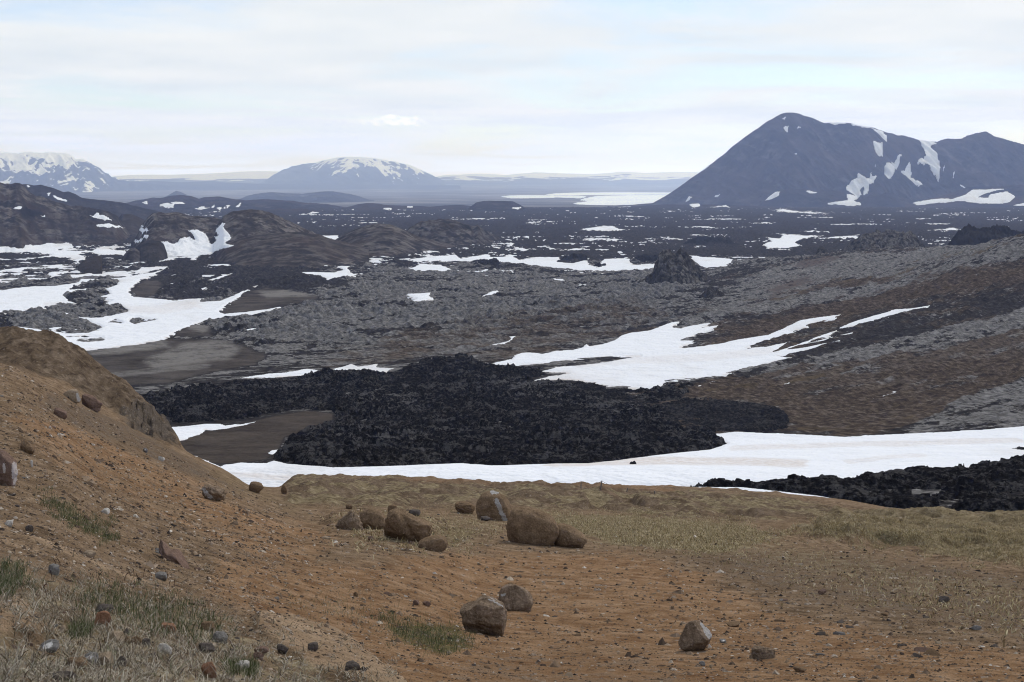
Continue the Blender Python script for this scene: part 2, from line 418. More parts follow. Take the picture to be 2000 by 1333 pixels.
M_SNOW = mat_snow(); M_SNOWFAR = mat_snow('far_snow', 0.002, 0.25)
M_LAVA = mat_lava(); M_FIELD = mat_field(); M_PLAIN = mat_plain()

# ------------------------------------------------------------------ near ground
def near_soil():
    """brown pumice and clay soil. a: orange, gravel, straw; b: pale clay, green, brown hump"""
    n = NT('pumice_soil'); a = n.attr('a'); b = n.attr('b')
    big = n.noise(0.22, 6, 0.6); mid = n.noise(1.6, 7, 0.65); fine = n.noise(9.0, 6, 0.7); vf = n.noise(38.0, 4, 0.7)
    base = n.ramp(mid, (0.34, (0.123, 0.084, 0.053)), (0.5, (0.231, 0.159, 0.100)), (0.66, (0.337, 0.244, 0.161)))
    org = n.ramp(mid, (0.34, (0.186, 0.103, 0.055)), (0.5, (0.294, 0.179, 0.099)), (0.66, (0.393, 0.261, 0.160)))
    c = n.mix(n.rng(n.math('ADD', a[0], n.math('MULTIPLY', n.math('SUBTRACT', big, 0.5), 1.3)), 0.3, 0.8), base, org)
    hump = n.ramp(n.noise(1.1, 7, 0.7, n.vec((1, .35, 1), .5)), (0.36, (0.062, 0.044, 0.031)), (0.5, (0.125, 0.092, 0.063)), (0.64, (0.215, 0.165, 0.120)))
    c = n.mix(b[2], c, hump)
    grav = n.ramp(fine, (0.32, (0.044, 0.039, 0.037)), (0.5, (0.113, 0.094, 0.077)), (0.7, (0.208, 0.182, 0.152)))
    c = n.mix(n.math('MULTIPLY', n.rng(n.math('ADD', a[1], n.math('MULTIPLY', n.math('SUBTRACT', mid, 0.5), 1.5)), 0.35, 0.85), 0.8), c, grav)
    straw = n.ramp(mid, (0.34, (0.105, 0.078, 0.044)), (0.5, (0.225, 0.177, 0.105)), (0.66, (0.360, 0.298, 0.190)))
    c = n.mix(n.math('MULTIPLY', n.rng(n.math('ADD', a[2], n.math('MULTIPLY', n.math('SUBTRACT', mid, 0.5), 1.5)), 0.35, 0.75), 0.9), c, straw)
    clay = n.ramp(mid, (0.3, (0.252, 0.169, 0.103)), (0.7, (0.454, 0.332, 0.218)))
    c = n.mix(n.rng(n.math('ADD', b[0], n.math('MULTIPLY', n.math('SUBTRACT', mid, 0.5), 0.9)), 0.35, 0.75), c, clay)
    grn = n.ramp(fine, (0.3, (0.038, 0.049, 0.018)), (0.7, (0.107, 0.130, 0.053)))
    c = n.mix(n.math('MULTIPLY', n.rng(n.math('ADD', b[1], n.math('MULTIPLY', n.math('SUBTRACT', fine, 0.5), 1.4)), 0.4, 0.8), 0.75), c, grn)
    # grit: sparse dark and pale grains at three sizes
    for sc, th in ((26.0, 0.30), (9.0, 0.26), (3.2, 0.20)):
        v = n.t.nodes.new('ShaderNodeTexVoronoi'); v.inputs['Scale'].default_value = sc; n.L(n.tc.outputs['Object'], v.inputs['Vector'])
        spv = n.t.nodes.new('ShaderNodeSeparateColor'); n.L(v.outputs['Color'], spv.inputs[0])
        disc = n.math('LESS_THAN', v.outputs['Distance'], th)
        c = n.mix(n.math('MULTIPLY', disc, n.math('MULTIPLY', n.math('LESS_THAN', spv.outputs[0], 0.22), 0.85)), c, (0.045, 0.036, 0.032))
        c = n.mix(n.math('MULTIPLY', disc, n.math('MULTIPLY', n.math('GREATER_THAN', spv.outputs[0], 0.93), 0.8)), c, (0.36, 0.31, 0.26))
        c = n.mix(n.math('MULTIPLY', disc, n.math('MULTIPLY', n.math('LESS_THAN', spv.outputs[1], 0.16), 0.6)), c, (0.23, 0.165, 0.11))
    c = n.mix(n.rng(vf, 0.35, 0.65, 0.0, 0.35), c, n.mix(1.0, c, (0.45, 0.42, 0.40), 'MULTIPLY'))
    h = n.bump(fine, 0.9, 0.09); h = n.bump(mid, 0.7, 0.35, h); h = n.bump(vf, 0.6, 0.02, h)
    return n.done(c, h)

def build_near():
    D = np.unique(np.concatenate([np.geomspace(1, 5, 30), np.geomspace(5, 120, 560), np.geomspace(120, 270, 300)]))
    s = Sheet(axis_cols(2.0), D, NEAR.grid(axis_cols(2.0), D))
    X, Y, px, py = s.X, s.Y, s.PX, s.py
    wx = px + 22 * fbm(X * .25, Y * .25, 3, 5); wy = py + 10 * fbm(X * .25 + 9, Y * .25, 3, 6)
    amp = np.clip(Y / 30, 0.12, 1)
    n4 = fbm(X * .05, Y * .05, 2, 19)
    r = 0.22 * fbm(X * .16, Y * .16, 4, 11) * amp + 0.06 * amp * fbm(X * .8, Y * .8, 3, 12) + 0.022 * fbm(X * 3.1, Y * 3.1, 3, 13)
    # hummocky turf in the middle distance
    hum = soft([(560, 930), (900, 938), (1250, 953), (1500, 967), (1700, 1000), (1650, 1015), (1250, 1005), (950, 985), (700, 1000), (560, 985)], wx, wy, 14)
    r = r + hum * (1.5 * billow(X * .17 + .3 * n4, Y * .10, 4, 21) - 0.38 + .25 * billow(X * .7, Y * .4, 3, 22))
    # tussock grass bank on the right
    tus = soft([(1540, 1032), (1640, 1014), (1800, 1003), (2320, 1012), (2320, 1105), (1900, 1092), (1780, 1062), (1620, 1050)], wx, wy, 10)
    r = r + tus * (2.3 * billow(X * .16 + .1 * Y, Y * .10, 3, 31) - 0.45 + 0.7 * fbm(X * .05, Y * .05, 2, 33))
    r = r + .38 * soft([(640, 1015), (700, 1004), (800, 1004), (860, 1030), (850, 1062), (760, 1050), (650, 1036)], wx, wy, 22)
    # crumbly soil lip below the tussocks, small gullies
    lip = stroke([(1280, 1000), (1450, 1010), (1530, 1040), (1640, 1062), (1800, 1078), (1950, 1105), (2100, 1130)], wx, wy, 34)
    r = r - lip * 0.7 * billow(X * .25, Y * .25, 3, 41)
    # rill on the far side beside the lava
    r = r - 0.9 * stroke([(1570, 975), (1640, 985), (1720, 1000)], px, py, 9)
    r = r - 1.5 * soft([(1150, 968), (1235, 968), (1250, 985), (1160, 988)], px, py, 14)
    # rocky outcrop at the end of the left hump
    oc = soft([(225, 800), (262, 785), (300, 800), (340, 835), (347, 870), (320, 868), (285, 850), (250, 835)], wx, wy, 10) * sstep(85, 110, Y)
    r = r + oc * (.55 * (blocks(X * .5 + 2 * fbm(X * .3, Y * .3, 2, 3), Y * .25 + X * .3, 51) - .5) + .30 * (blocks(X * 1.6, Y * .8, 53) - .5) + 0.4 * fbm(X * 1.2, Y * .8, 3, 52) - .5 * soft([(255, 805), (290, 812), (300, 850), (270, 835)], wx, wy, 6))
    hp = soft([(-400, 600), (0, 640), (120, 640), (180, 690), (350, 840), (350, 875), (300, 862), (200, 790), (120, 745), (0, 715), (-400, 700)], px, py, 8) * sstep(75, 100, Y)
    r = r + hp * (0.8 * fbm(X * .35 + Y * .1, Y * .12, 4, 61) + .5 * (billow(X * .7 + Y * .2, Y * .2, 4, 62) - .3))
    # slope debris: streaks running down the left hillside
    left = sstep(620, 380, px + 0.55 * (py - 950))
    r = r + left * amp * 0.16 * billow(X * .9 + Y * .35, Y * .35 - X * .3, 4, 71)
    # pale clay blisters near the camera
    cl1 = soft([(500, 1207), (560, 1200), (640, 1225), (700, 1260), (760, 1300), (800, 1345), (700, 1340), (600, 1300), (545, 1262), (505, 1235)], wx, wy, 9, 1.3)
    cl2 = soft([(-200, 1170), (0, 1180), (45, 1200), (95, 1235), (130, 1262), (60, 1270), (0, 1275), (-200, 1275)], wx, wy, 10, 1.3)
    cl3 = soft([(-200, 1010), (0, 1020), (60, 1050), (150, 1090), (260, 1130), (370, 1170), (300, 1160), (180, 1120), (60, 1085), (-200, 1070)], wx, wy, 14, 1.3)
    cl4 = soft([(620, 1235), (680, 1245), (760, 1290), (770, 1320), (700, 1290), (640, 1255)], wx, wy, 6, 1.3)
    r = r + 0.10 * cl1 + 0.12 * cl2 + 0.05 * cl3 - 0.05 * cl4
    s.z = s.z + r * sstep(1.5, 5, Y)
    n1 = fbm(X * .12, Y * .12, 4, 81); n2 = fbm(X * .5, Y * .5, 4, 82)
    orange = soft([(420, 1085), (700, 1090), (1000, 1075), (1250, 1080), (1330, 1110), (1500, 1180), (1750, 1235), (2000, 1270), (2400, 1300), (2400, 1500), (1000, 1500), (700, 1320), (560, 1215), (380, 1150)], wx, wy, 60) * .85
    orange = np.maximum(orange, 0.65 * soft([(0, 800), (150, 830), (420, 950), (700, 1060), (560, 1130), (300, 1010), (60, 900)], wx, wy, 40))
    orange = np.maximum(orange, soft([(740, 935), (880, 936), (1130, 948), (1300, 950), (1330, 958), (1200, 962), (1000, 950), (850, 945)], px, wy, 6))
    gravel = soft([(1250, 1075), (1480, 1060), (1700, 1075), (2000, 1115), (2400, 1130), (2400, 1290), (2000, 1255), (1750, 1215), (1500, 1165), (1330, 1105)], wx, wy, 60) * .55
    gravel = np.maximum(gravel, 0.6 * soft([(100, 765), (250, 830), (400, 905), (470, 960), (350, 930), (200, 860), (60, 790)], wx, wy, 16))
    gravel = np.maximum(gravel, 0.45 * soft([(900, 1275), (1100, 1250), (1500, 1335), (1200, 1500), (800, 1500)], wx, wy, 40))
    straw = np.maximum(hum * (.15 + .75 * sstep(-.2, .25, fbm(X * .3, Y * .14, 4, 91))), tus)
    straw = np.maximum(straw, 0.9 * soft([(1050, 1003), (1300, 1010), (1460, 1022), (1530, 1045), (1400, 1085), (1240, 1068), (1100, 1040)], wx, wy, 14))
    straw = np.maximum(straw, 0.5 * soft([(640, 1010), (980, 1000), (1000, 1040), (860, 1080), (700, 1060)], wx, wy, 25))
    straw = np.maximum(straw, 0.42 * stroke([(1290, 1060), (1500, 1075), (1700, 1110), (1750, 1140), (2050, 1160)], wx, wy, 60))
    straw = np.maximum(straw, 0.55 * soft([(-300, 1100), (150, 1130), (420, 1190), (520, 1250), (700, 1290), (800, 1345), (600, 1500), (-300, 1500)], wx, wy, 30, 1.3))
    straw = straw * (1 - soft([(740, 935), (880, 936), (1130, 948), (1300, 950), (1330, 958), (1200, 962), (1000, 950), (850, 945)], px, wy, 6))
    clay = np.maximum.reduce([cl1, cl2 * .9, cl3 * .62, cl4])
    green = np.maximum.reduce([0.7 * soft([(740, 1205), (900, 1215), (930, 1262), (860, 1280), (760, 1245)], wx, wy, 22),
                               0.6 * soft([(75, 960), (130, 985), (240, 1050), (215, 1070), (120, 1025)], wx, wy, 14),
                               0.45 * soft([(390, 900), (480, 925), (640, 1010), (560, 1010), (420, 960)], wx, wy, 25),
                               0.5 * soft([(840, 1020), (960, 1040), (900, 1075), (850, 1060)], wx, wy, 22),
                               0.5 * soft([(1640, 1045), (1800, 1040), (1830, 1062), (1720, 1070)], wx, wy, 14)])
    s.attrs = {'a': (orange + .15 * n1, np.maximum(gravel, .75 * oc) + .1 * n2, straw), 'b': (clay, np.maximum(green, .35 * hum), np.maximum(hp, .75 * hum))}
    return s
near = build_near()
M_NEAR = near_soil()
near.emit('ground', M_NEAR, kind='structure')
def near_z(px, D):
    """height of the built near ground at a bearing and distance"""
    j = np.clip(np.searchsorted(near.px, px) - 1, 0, len(near.px) - 2); i = np.clip(np.searchsorted(near.D, D) - 1, 0, len(near.D) - 2)
    u = (px - near.px[j]) / (near.px[j + 1] - near.px[j]); v = (D - near.D[i]) / (near.D[i + 1] - near.D[i]); z = near.z
    return (z[i, j] * (1 - u) + z[i, j + 1] * u) * (1 - v) + (z[i + 1, j] * (1 - u) + z[i + 1, j + 1] * u) * v
def near_hit(px, py):
    D = near.D; j = int(np.clip(np.searchsorted(near.px, px), 0, len(near.px) - 1))
    q = YH - F * near.z[:, j] / D
    k = np.nonzero((q[:-1] > py) & (q[1:] <= py))[0]
    return float(D[k[0]]) if len(k) else None

# ------------------------------------------------------------------ snow outlines (traced on the ground where they lie)
SN = {
 'low': [(380,890),(430,912),(440,908),(470,904),(520,905),(545,895),(800,880),(1000,850),(1300,840),(1400,848),(1440,844),(1500,847),(1560,849),(1650,853),(1750,848),(1850,843),(1930,838),(2000,832),(2320,822),(2320,1000),(1700,1000),(1300,1000),(380,1000)],
 'notch': [(523,885),(533,880),(547,878),(540,884),(532,888)],
 'leftedge': [(280,836),(345,834),(400,828),(430,828),(440,831),(470,829),(500,824),(470,833),(445,836),(415,840),(400,840),(392,850),(345,863),(300,870),(280,872)],
 'strip': [(455,741),(520,731),(560,728),(600,721),(640,724),(670,716),(685,711),(700,716),(738,711),(735,717),(772,720),(750,730),(640,732),(560,736)],
 'mid': [(948,714),(980,706),(1000,702),(1005,694),(1025,689),(1050,690),(1060,692),(1085,686),(1120,684),(1137,680),(1145,672),(1152,677),(1175,674),(1200,665),(1215,655),(1230,651),(1270,646),(1310,630),(1326,629),(1315,640),(1330,642),(1355,636),(1385,631),(1392,633),(1372,641),(1402,636),(1370,652),(1333,666),(1365,665),(1328,680),(1350,679),(1400,672),(1445,663),(1500,655),(1530,642),(1560,627),(1600,620),(1646,615),(1630,623),(1590,632),(1550,648),(1500,668),(1450,682),(1500,677),(1543,669),(1530,678),(1512,688),(1575,666),(1633,646),(1625,655),(1580,670),(1664,650),(1600,668),(1540,683),(1590,675),(1663,660),(1640,668),(1580,685),(1520,696),(1546,699),(1500,711),(1460,722),(1400,735),(1350,741),(1300,745),(1295,757),(1270,760),(1240,757),(1190,756),(1160,748),(1110,742),(1040,744),(1070,736),(1110,730),(1060,726),(1085,717),(1160,711),(1250,697),(1200,697),(1100,705),(1060,712),(1000,714)],
 'spear': [(1641,640),(1670,629),(1695,620),(1720,613),(1750,605),(1785,602),(1817,597),(1812,602),(1780,609),(1742,619),(1700,629),(1670,636),(1652,641)],
 'hook': [(955,675),(985,669),(995,664),(993,658),(1012,657),(1005,664),(990,672),(960,677)],
 'rim': [(1362,762),(1362,755),(1375,748),(1400,744),(1388,750),(1370,752)],
 'big': [(-300,560),(0,567),(50,561),(110,558),(150,552),(155,545),(200,545),(245,541),(300,531),(330,524),(300,540),(275,548),(270,556),(255,565),(253,572),(262,580),(290,583),(340,587),(400,583),(395,590),(430,588),(455,578),(470,570),(505,557),(478,572),(470,582),(445,598),(428,610),(440,614),(480,610),(520,605),(557,598),(540,608),(560,610),(500,617),(440,622),(400,630),(380,636),(345,650),(330,660),(300,668),(220,680),(100,690),(-300,690)],
 'foot': [(-300,483),(0,483),(55,484),(70,476),(130,475),(150,487),(115,489),(180,490),(190,484),(245,490),(250,497),(270,497),(275,489),(320,488),(325,485),(318,475),(340,474),(360,468),(365,452),(395,450),(405,460),(412,473),(420,478),(425,472),(418,465),(430,461),(420,455),(425,445),(435,443),(438,452),(450,460),(445,470),(435,478),(455,480),(420,490),(415,496),(395,500),(383,507),(375,509),(370,505),(350,505),(330,513),(310,515),(300,511),(270,505),(240,510),(232,511),(250,502),(225,500),(180,504),(155,512),(160,517),(145,513),(150,508),(120,506),(60,505),(40,506),(100,499),(60,496),(40,494),(0,493),(-300,493)],
 'arm': [(88,538),(100,531),(138,529),(135,533),(112,537),(150,537),(192,534),(260,534),(275,522),(333,520),(325,526),(300,531),(240,543),(150,545),(90,547),(100,541)],
 'sliver': [(0,545),(20,543),(100,543),(110,543),(130,545),(40,550),(0,552),(-300,552),(-300,545)],
 'p1': [(420,511),(455,506),(460,510),(440,512)], 'p2': [(470,506),(500,503),(560,504),(620,503),(690,499),(712,502),(700,509),(660,510),(630,512),(615,508),(590,507),(560,512),(510,511)],
 'p3': [(585,531),(650,532),(670,528),(655,520),(695,519),(680,525),(690,535),(750,531),(755,537),(700,538),(670,545),(640,549),(620,540),(590,537)],
 'p4': [(620,460),(660,460),(665,467),(692,474),(665,475),(635,468)], 'p5': [(620,484),(645,483),(668,489),(618,492)],
 'p6': [(402,549),(435,538),(456,534),(440,542),(415,551)], 'p7': [(443,551),(465,546),(458,551)], 'p8': [(379,569),(400,561),(421,558),(415,563),(392,569)],
 'p9': [(363,558),(386,555),(372,559)], 'p10': [(412,574),(428,567),(426,573)], 'p11': [(475,645),(495,641),(509,643),(500,648),(482,651)], 'p12': [(554,618),(575,612),(596,609),(590,615)],
 'q1': [(797,507),(850,500),(890,497),(900,505),(930,500),(955,496),(960,502),(1000,501),(1015,508),(1050,502),(1095,503),(1090,512),(1120,514),(1150,505),(1150,518),(1165,520),(1180,507),(1230,505),(1235,517),(1290,515),(1288,528),(1220,532),(1160,531),(1100,528),(1050,522),(1000,518),(930,513),(850,512),(805,513)],
 'q2': [(1344,500),(1353,499),(1375,502),(1402,503),(1433,507),(1430,515),(1415,523),(1370,526),(1355,512)],
 'q3': [(750,483),(815,480),(810,486),(857,492),(830,493),(780,488)], 'q4': [(796,528),(820,516),(860,517),(892,531),(830,533)],
 'q5': [(783,575),(820,573),(852,570),(838,580),(845,583),(830,590),(795,595),(810,585)], 'q6': [(940,580),(960,569),(977,567),(972,574),(950,581)],
 'q7': [(1058,549),(1080,545),(1101,546),(1097,550)], 'q8': [(995,482),(1025,485),(1037,494),(1010,489)], 'q9': [(1070,484),(1102,490),(1080,488)],
 'q10': [(832,460),(880,460),(932,468),(925,471),(870,469)], 'q11': [(1490,462),(1520,466),(1530,458),(1610,461),(1600,464),(1570,468),(1555,475),(1568,482),(1540,487),(1500,486),(1487,478),(1505,472)],
 'q12': [(1612,463),(1680,459),(1675,465),(1620,467)], 'q13': [(1125,449),(1165,443),(1195,441),(1210,447),(1240,449),(1200,452),(1150,452)], 'q14': [(1125,469),(1175,465),(1215,468),(1205,471),(1150,471)],
 'q15': [(1810,450),(1850,447),(1860,444),(1880,449),(1840,452)], 'q16': [(1370,449),(1400,445),(1430,447),(1400,450)], 'q17': [(1500,411),(1530,408),(1560,413),(1632,417),(1600,419),(1540,417)],
}
LAVA = [(270,772),(285,765),(350,757),(450,746),(560,737),(640,730),(760,728),(800,716),(860,706),(900,703),(960,714),(1050,716),(1100,709),(1180,699),(1246,697),(1180,706),(1085,716),(1062,726),(1090,731),(1050,741),(1130,743),(1165,750),(1190,757),(1240,760),(1290,757),(1300,745),(1370,741),(1440,731),(1500,722),(1560,710),(1620,700),(1700,686),(1700,691),(1600,710),(1500,727),(1400,742),(1365,755),(1338,778),(1400,780),(1450,782),(1520,792),(1552,812),(1545,838),(1500,847),(1400,848),(1432,868),(1390,883),(1290,893),(1200,905),(1150,910),(1080,911),(960,915),(900,910),(800,914),(650,919),(560,911),(513,900),(545,874),(555,852),(600,838),(640,830),(650,820),(640,806),(600,803),(540,812),(480,824),(420,827),(345,832),(300,812),(240,780)]
LAVA2 = [(1300,956),(1330,948),(1400,942),(1500,941),(1600,939),(1700,929),(1780,918),(1850,920),(1900,912),(2000,898),(2320,880),(2320,1040),(2000,1012),(1850,1005),(1740,999),(1600,974),(1450,957)]
ISLETS = [[(0,612),(70,603),(120,606),(115,612),(80,617),(30,625),(0,633),(-300,640),(-300,612)],
 [(-300,630),(0,632),(30,618),(80,618),(110,620),(150,624),(172,630),(202,642),(170,652),(130,653),(100,648),(40,640),(0,641),(-300,648)],
 [(133,567),(160,555),(200,549),(232,550),(222,560),(205,565),(215,575),(190,583),(217,588),(205,594),(150,594),(135,589),(125,578),(150,570),(183,564)],
 [(85,600),(130,595),(170,597),(215,598),(232,597),(249,610),(220,617),(180,622),(150,620),(130,612),(90,606)],
 [(0,553),(60,549),(100,550),(107,542),(122,543),(138,553),(100,558),(60,561),(0,567),(-300,572),(-300,553)],
 [(212,631),(225,627),(237,633)],[(250,627),(262,622),(302,627),(262,635)],[(155,498),(170,492),(200,499),(240,500),(235,507),(180,510)],[(157,514),(180,502),(250,500),(235,508),(205,515),(170,517)],
 [(245,490),(262,485),(275,494),(250,498)],[(380,483),(400,475),(415,480),(395,488)],[(140,667),(180,661),(215,664),(190,668)],[(130,660),(170,657),(200,660)]]

def build_valley():
    D = np.unique(np.concatenate([np.linspace(198, 560, 430), np.linspace(560, 1100, 520), np.linspace(1100, 1650, 280), np.geomspace(1650, 6500, 420), np.geomspace(6500, 37500, 110)]))
    cols = axis_cols(1.95)
    s = Sheet(cols, D, VALLEY.grid(cols, D))
    X, Y, px, py = s.X, s.Y, s.PX, s.py
    # ragged natural outlines: the traced lines are loosened with noise that lives on the ground
    sc = 6.0 / np.sqrt(Y / 300.0)
    w1 = fbm(X / (Y * .012), np.log(Y) * 60, 3, 101); w2 = fbm(X / (Y * .012) + 50, np.log(Y) * 60, 3, 102)
    wx = px + 7 * w1; wy = py + 2.6 * w2
    sx = px + 3.5 * w1; sy = py + 1.2 * w2
    right = sstep(1150, 1500, px + 0.9 * (py - 640)) * sstep(1500, 1150, Y) * sstep(250, 420, Y)
    brown_ridge = soft([(345,838),(400,842),(440,838),(480,826),(540,812),(600,803),(650,808),(650,822),(640,830),(600,840),(555,854),(545,876),(520,898),(470,905),(380,905),(300,900)], px, py, 6)
    mounds = [ [(150,680),(200,672),(260,664),(330,662),(400,664),(450,667),(480,680),(520,695),(500,712),(440,722),(380,735),(330,748),(240,752),(200,730)],
               [(338,655),(360,640),(385,633),(410,640),(412,655),(380,658)],
               [(254,570),(270,556),(290,545),(312,548),(318,560),(300,578),(275,582)],
               [(425,611),(455,590),(480,573),(520,562),(570,568),(630,578),(600,590),(560,598),(500,608),(450,615)] ]
    mnd = np.zeros_like(px)
    for m in mounds: mnd = np.maximum(mnd, soft(m, wx, wy, 8))
    smoothm = np.maximum(mnd, brown_ridge)
    s.smoothm = smoothm
    # relief of the old lava
    L1 = 16.0
    big = billow(X / 46., Y / 46., 3, 111) ; med = billow(X / 13., Y / 13., 3, 112) * (.5 + 1.2 * sstep(-.3, .4, fbm(X / 90., Y / 120., 3, 119))); ff = fbm(X / 3.4, Y / 3.4, 3, 113)
    flow = (X * .80 + Y * .60) ; flov = (-X * .60 + Y * .80)
    ridges = billow(flow / 30. + ff * .1, flov / 9., 4, 114); lump = blocks(X / 5.5 + ff * .5, Y / 5.5, 115) - .35
    amp = 2.2 * sstep(500, 900, Y) + 1.4 * sstep(1400, 2500, Y) + 1.2 * sstep(3000, 5200, Y)
    amp = amp * (1 - sstep(5900, 6600, Y)) * (1 - .97 * smoothm)
    rgh = amp * (1.5 * (big - .28) + 3.2 * (.75 + .9 * fbm(X / 110., Y / 140., 2, 117)) * (ridges - .25) + (.7 + 1.9 * sstep(600, 760, Y) * (1 - sstep(1150, 1600, Y))) * (med - .22) + 0.42 * lump + 0.30 * ff)
    crev_shade = sstep(.02, -.9, rgh / np.maximum(amp, .1)) + .8 * sstep(.16, .02, ridges)  # crevice mask, painted darker in the cover below
    far = sstep(1500, 2600, Y) * (1 - sstep(5900, 6600, Y))
    rgh = rgh + far * 2.0 * (billow(X / 150., Y / 170., 3, 118) - .3)
    # right hillside: benches and hollows running obliquely up the slope
    u = (X * .60 + Y * .80); v = (-X * .80 + Y * .60)
    hs = 2.3 * fbm(u / 90., v / 16., 4, 121) + 1.7 * (billow(u / 26., v / 8., 4, 122) - .25) + .9 * (billow(u / 6., v / 4., 3, 123) - .25) + 1.8 * (billow(u / 17., v / 8., 3, 124) - .25)
    rgh = rgh * (1 - .75 * right) + right * hs * sstep(300, 560, Y)
    rgh = rgh + (1 - right) * smoothm * 0.35 * fbm(X / 9., Y / 9., 4, 125)
    # snow: signed field, positive where it lies
    sd = np.full(px.shape, -40.0); ids = np.zeros(px.shape, int); names = list(SN)
    for i, k in enumerate(names):
        rngD = {'low': (205, 470), 'notch': (205, 470), 'leftedge': (300, 500)}.get(k, (420, 6400))
        q = sdf(SN[k], sx, sy, 40, 1.6)
        q = np.where((Y > rngD[0]) & (Y < rngD[1]), q, -40)
        if k == 'foot' : q = np.where(Y > 1150, q, -40)
        if k in ('q2','q1','q12','q11','q15'): q = np.where(Y > 1250, q, -40)
        m = q > sd; sd = np.where(m, q, sd); ids = np.where(m & (q > -8), i + 1, ids)
    for isl in ISLETS:
        q = sdf(isl, wx, wy, 40, 1.6); sd = np.minimum(sd, np.where(Y > 420, -q + 1.0, 40))
    # scattered leftovers in hollows of the lava
    fl = np.where(Y > 2300, fbm(X / 150., Y / 130., 6, 134, .62), fbm(X / 52., Y / 50., 5, 131, .6)) + 0.35 * fbm(X / 9., Y / 14., 2, 133) - 0.25 * (big - .28)
    clus = fbm(X / 260., Y / 420., 3, 132)
    thr = 0.62 - 0.16 * sstep(1500, 2200, Y) - 0.11 * sstep(2300, 3500, Y)
    thr = thr - 0.22 * soft([(-300,495),(0,497),(60,500),(240,500),(330,518),(230,540),(60,548),(-300,545)], px, py, 10) * (Y > 1000)
    thr = thr - 0.22 * soft([(60,590),(240,590),(330,625),(260,640),(120,655),(60,665),(20,600)], px, py, 16) * (Y > 420)
    thr = thr - 0.21 * sstep(1150, 1350, Y) * (1 - sstep(2300, 2500, Y))
    thr = thr - 0.14 * soft([(480,480),(900,475),(1200,485),(1250,520),(900,535),(560,530)], px, py, 10) * (Y > 1000)
    thr = thr + 0.5 * (1 - sstep(760, 1150, Y)) * (1 - soft([(60,590),(240,590),(330,625),(260,640),(120,655),(60,665),(20,600)], px, py, 16))
    thr = thr + 0.5 * right + 0.35 * sstep(5600, 6200, Y) + .6 * smoothm
    fsd = (fl + 0.42 * clus - thr) * 26
    m = fsd > sd; ids = np.where(m & (sd < -7), 0, ids); sd = np.maximum(sd, fsd)
    for L_ in (LAVA2, LAVA):
        sd = np.where(Y < 700, np.minimum(sd, -sdf(L_, px, py, 40, 1.6) + 7), sd)
    s.sd = sd; s.ids = ids; s.names = names
    keep = 1 - 0.93 * sstep(-3, 5, sd)
    s.z = s.zs + rgh * keep
    s.rgh = rgh
    # lava carries on, snow lies as a smooth blanket over the hollows
    k = np.clip(sd / 5.0, -1, 1)
    near_t = 0.35 + 0.9 * sstep(450, 900, Y) + 1.2 * sstep(1500, 3500, Y)
    s.snow = s.zs + near_t * np.where(k > 0, k * .8, k * 3.2) + (0.05 + .0004 * Y) * fbm(X / 14., Y / 14., 4, 140) * sstep(0, 1, k)
    # surface cover
    big2 = fbm(X / 140., Y / 220., 4, 151)
    moss = sstep(480, 620, Y) * (1 - sstep(1000, 1900, Y)) * (1.0 + .25 * big2)
    moss = moss * (0.42 + 0.5 * soft([(500,640),(700,560),(900,530),(1250,540),(1420,600),(1200,660),(1000,700),(700,720),(500,700)], px, py, 60))
    moss = np.maximum(moss, .30 * sstep(1200, 1000, Y))
    dark = 0.75 * soft([(250,540),(330,500),(480,510),(620,525),(700,560),(560,575),(480,575),(380,590),(300,585)], wx, wy, 18)
    moss = moss * (1 - dark) * (.55 + .75 * sstep(-.35, .35, fbm(flow / 130., flov / 55., 4, 152))) 
    hol_shade = sstep(.05, .35, fbm(flow / 60., flov / 26., 4, 173))  # dark hollows painted by colour alone, no relief under them
    tx = .12 - .7 * hol_shade + .75 * fbm(flow / 16., flov / 5.5, 6, 171, .68) + .35 * fbm(X / 5., Y / 7., 4, 172, .7) + .55 * np.clip(rgh / np.maximum(amp, .1), -1, 1) - .35 * crev_shade  # crests paler, crevices darker: relief shading painted into the moss cover
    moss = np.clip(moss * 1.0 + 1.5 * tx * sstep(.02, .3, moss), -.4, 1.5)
    # right hillside cover: diagonal bands traced along the slope
    hx = px + 34 * fbm(u / 70., v / 18., 5, 161, .62); hy = py + 17 * fbm(u / 70. + 9, v / 18., 5, 162, .62)
    brk = sstep(-.25, .25, fbm(u / 45., v / 12., 4, 163))
    pale = np.maximum.reduce([soft([(1370,610),(1420,560),(1500,525),(1640,500),(1800,488),(2000,462),(2320,420),(2320,500),(2000,500),(1850,512),(1700,540),(1560,575),(1450,615)], hx, hy, 16) * .95,
        stroke([(1300,640),(1420,610),(1560,590),(1700,565),(1850,525),(2000,490),(2320,440)], hx, hy, 30) * .75,
        soft([(1480,735),(1560,705),(1700,670),(1850,640),(2000,610),(2320,560),(2320,700),(2000,690),(1850,705),(1740,720),(1650,745),(1550,760)], hx, hy, 16) * .72,
        soft([(1760,845),(1820,800),(1900,770),(2000,730),(2320,680),(2320,830),(2000,835)], hx, hy, 12) * .62,
        stroke([(1300,750),(1500,712),(1700,675),(1850,640),(2000,612),(2320,560)], hx, hy, 14) * .7,
        stroke([(1560,775),(1700,745),(1850,755),(1900,740)], hx, hy, 26) * .6])
    heath = np.maximum.reduce([soft([(1330,778),(1400,748),(1480,733),(1600,712),(1750,690),(2000,640),(2320,590),(2320,740),(2000,735),(1880,775),(1780,830),(1650,850),(1560,845),(1560,812),(1500,785),(1400,782)], hx, hy, 8) * .95,
        stroke([(1400,680),(1500,645),(1650,600),(1800,560),(2000,540)], hx, hy, 44) * .6,
        stroke([(1360,620),(1480,590),(1600,560),(1750,548),(1900,520)], hx, hy, 22) * .6])
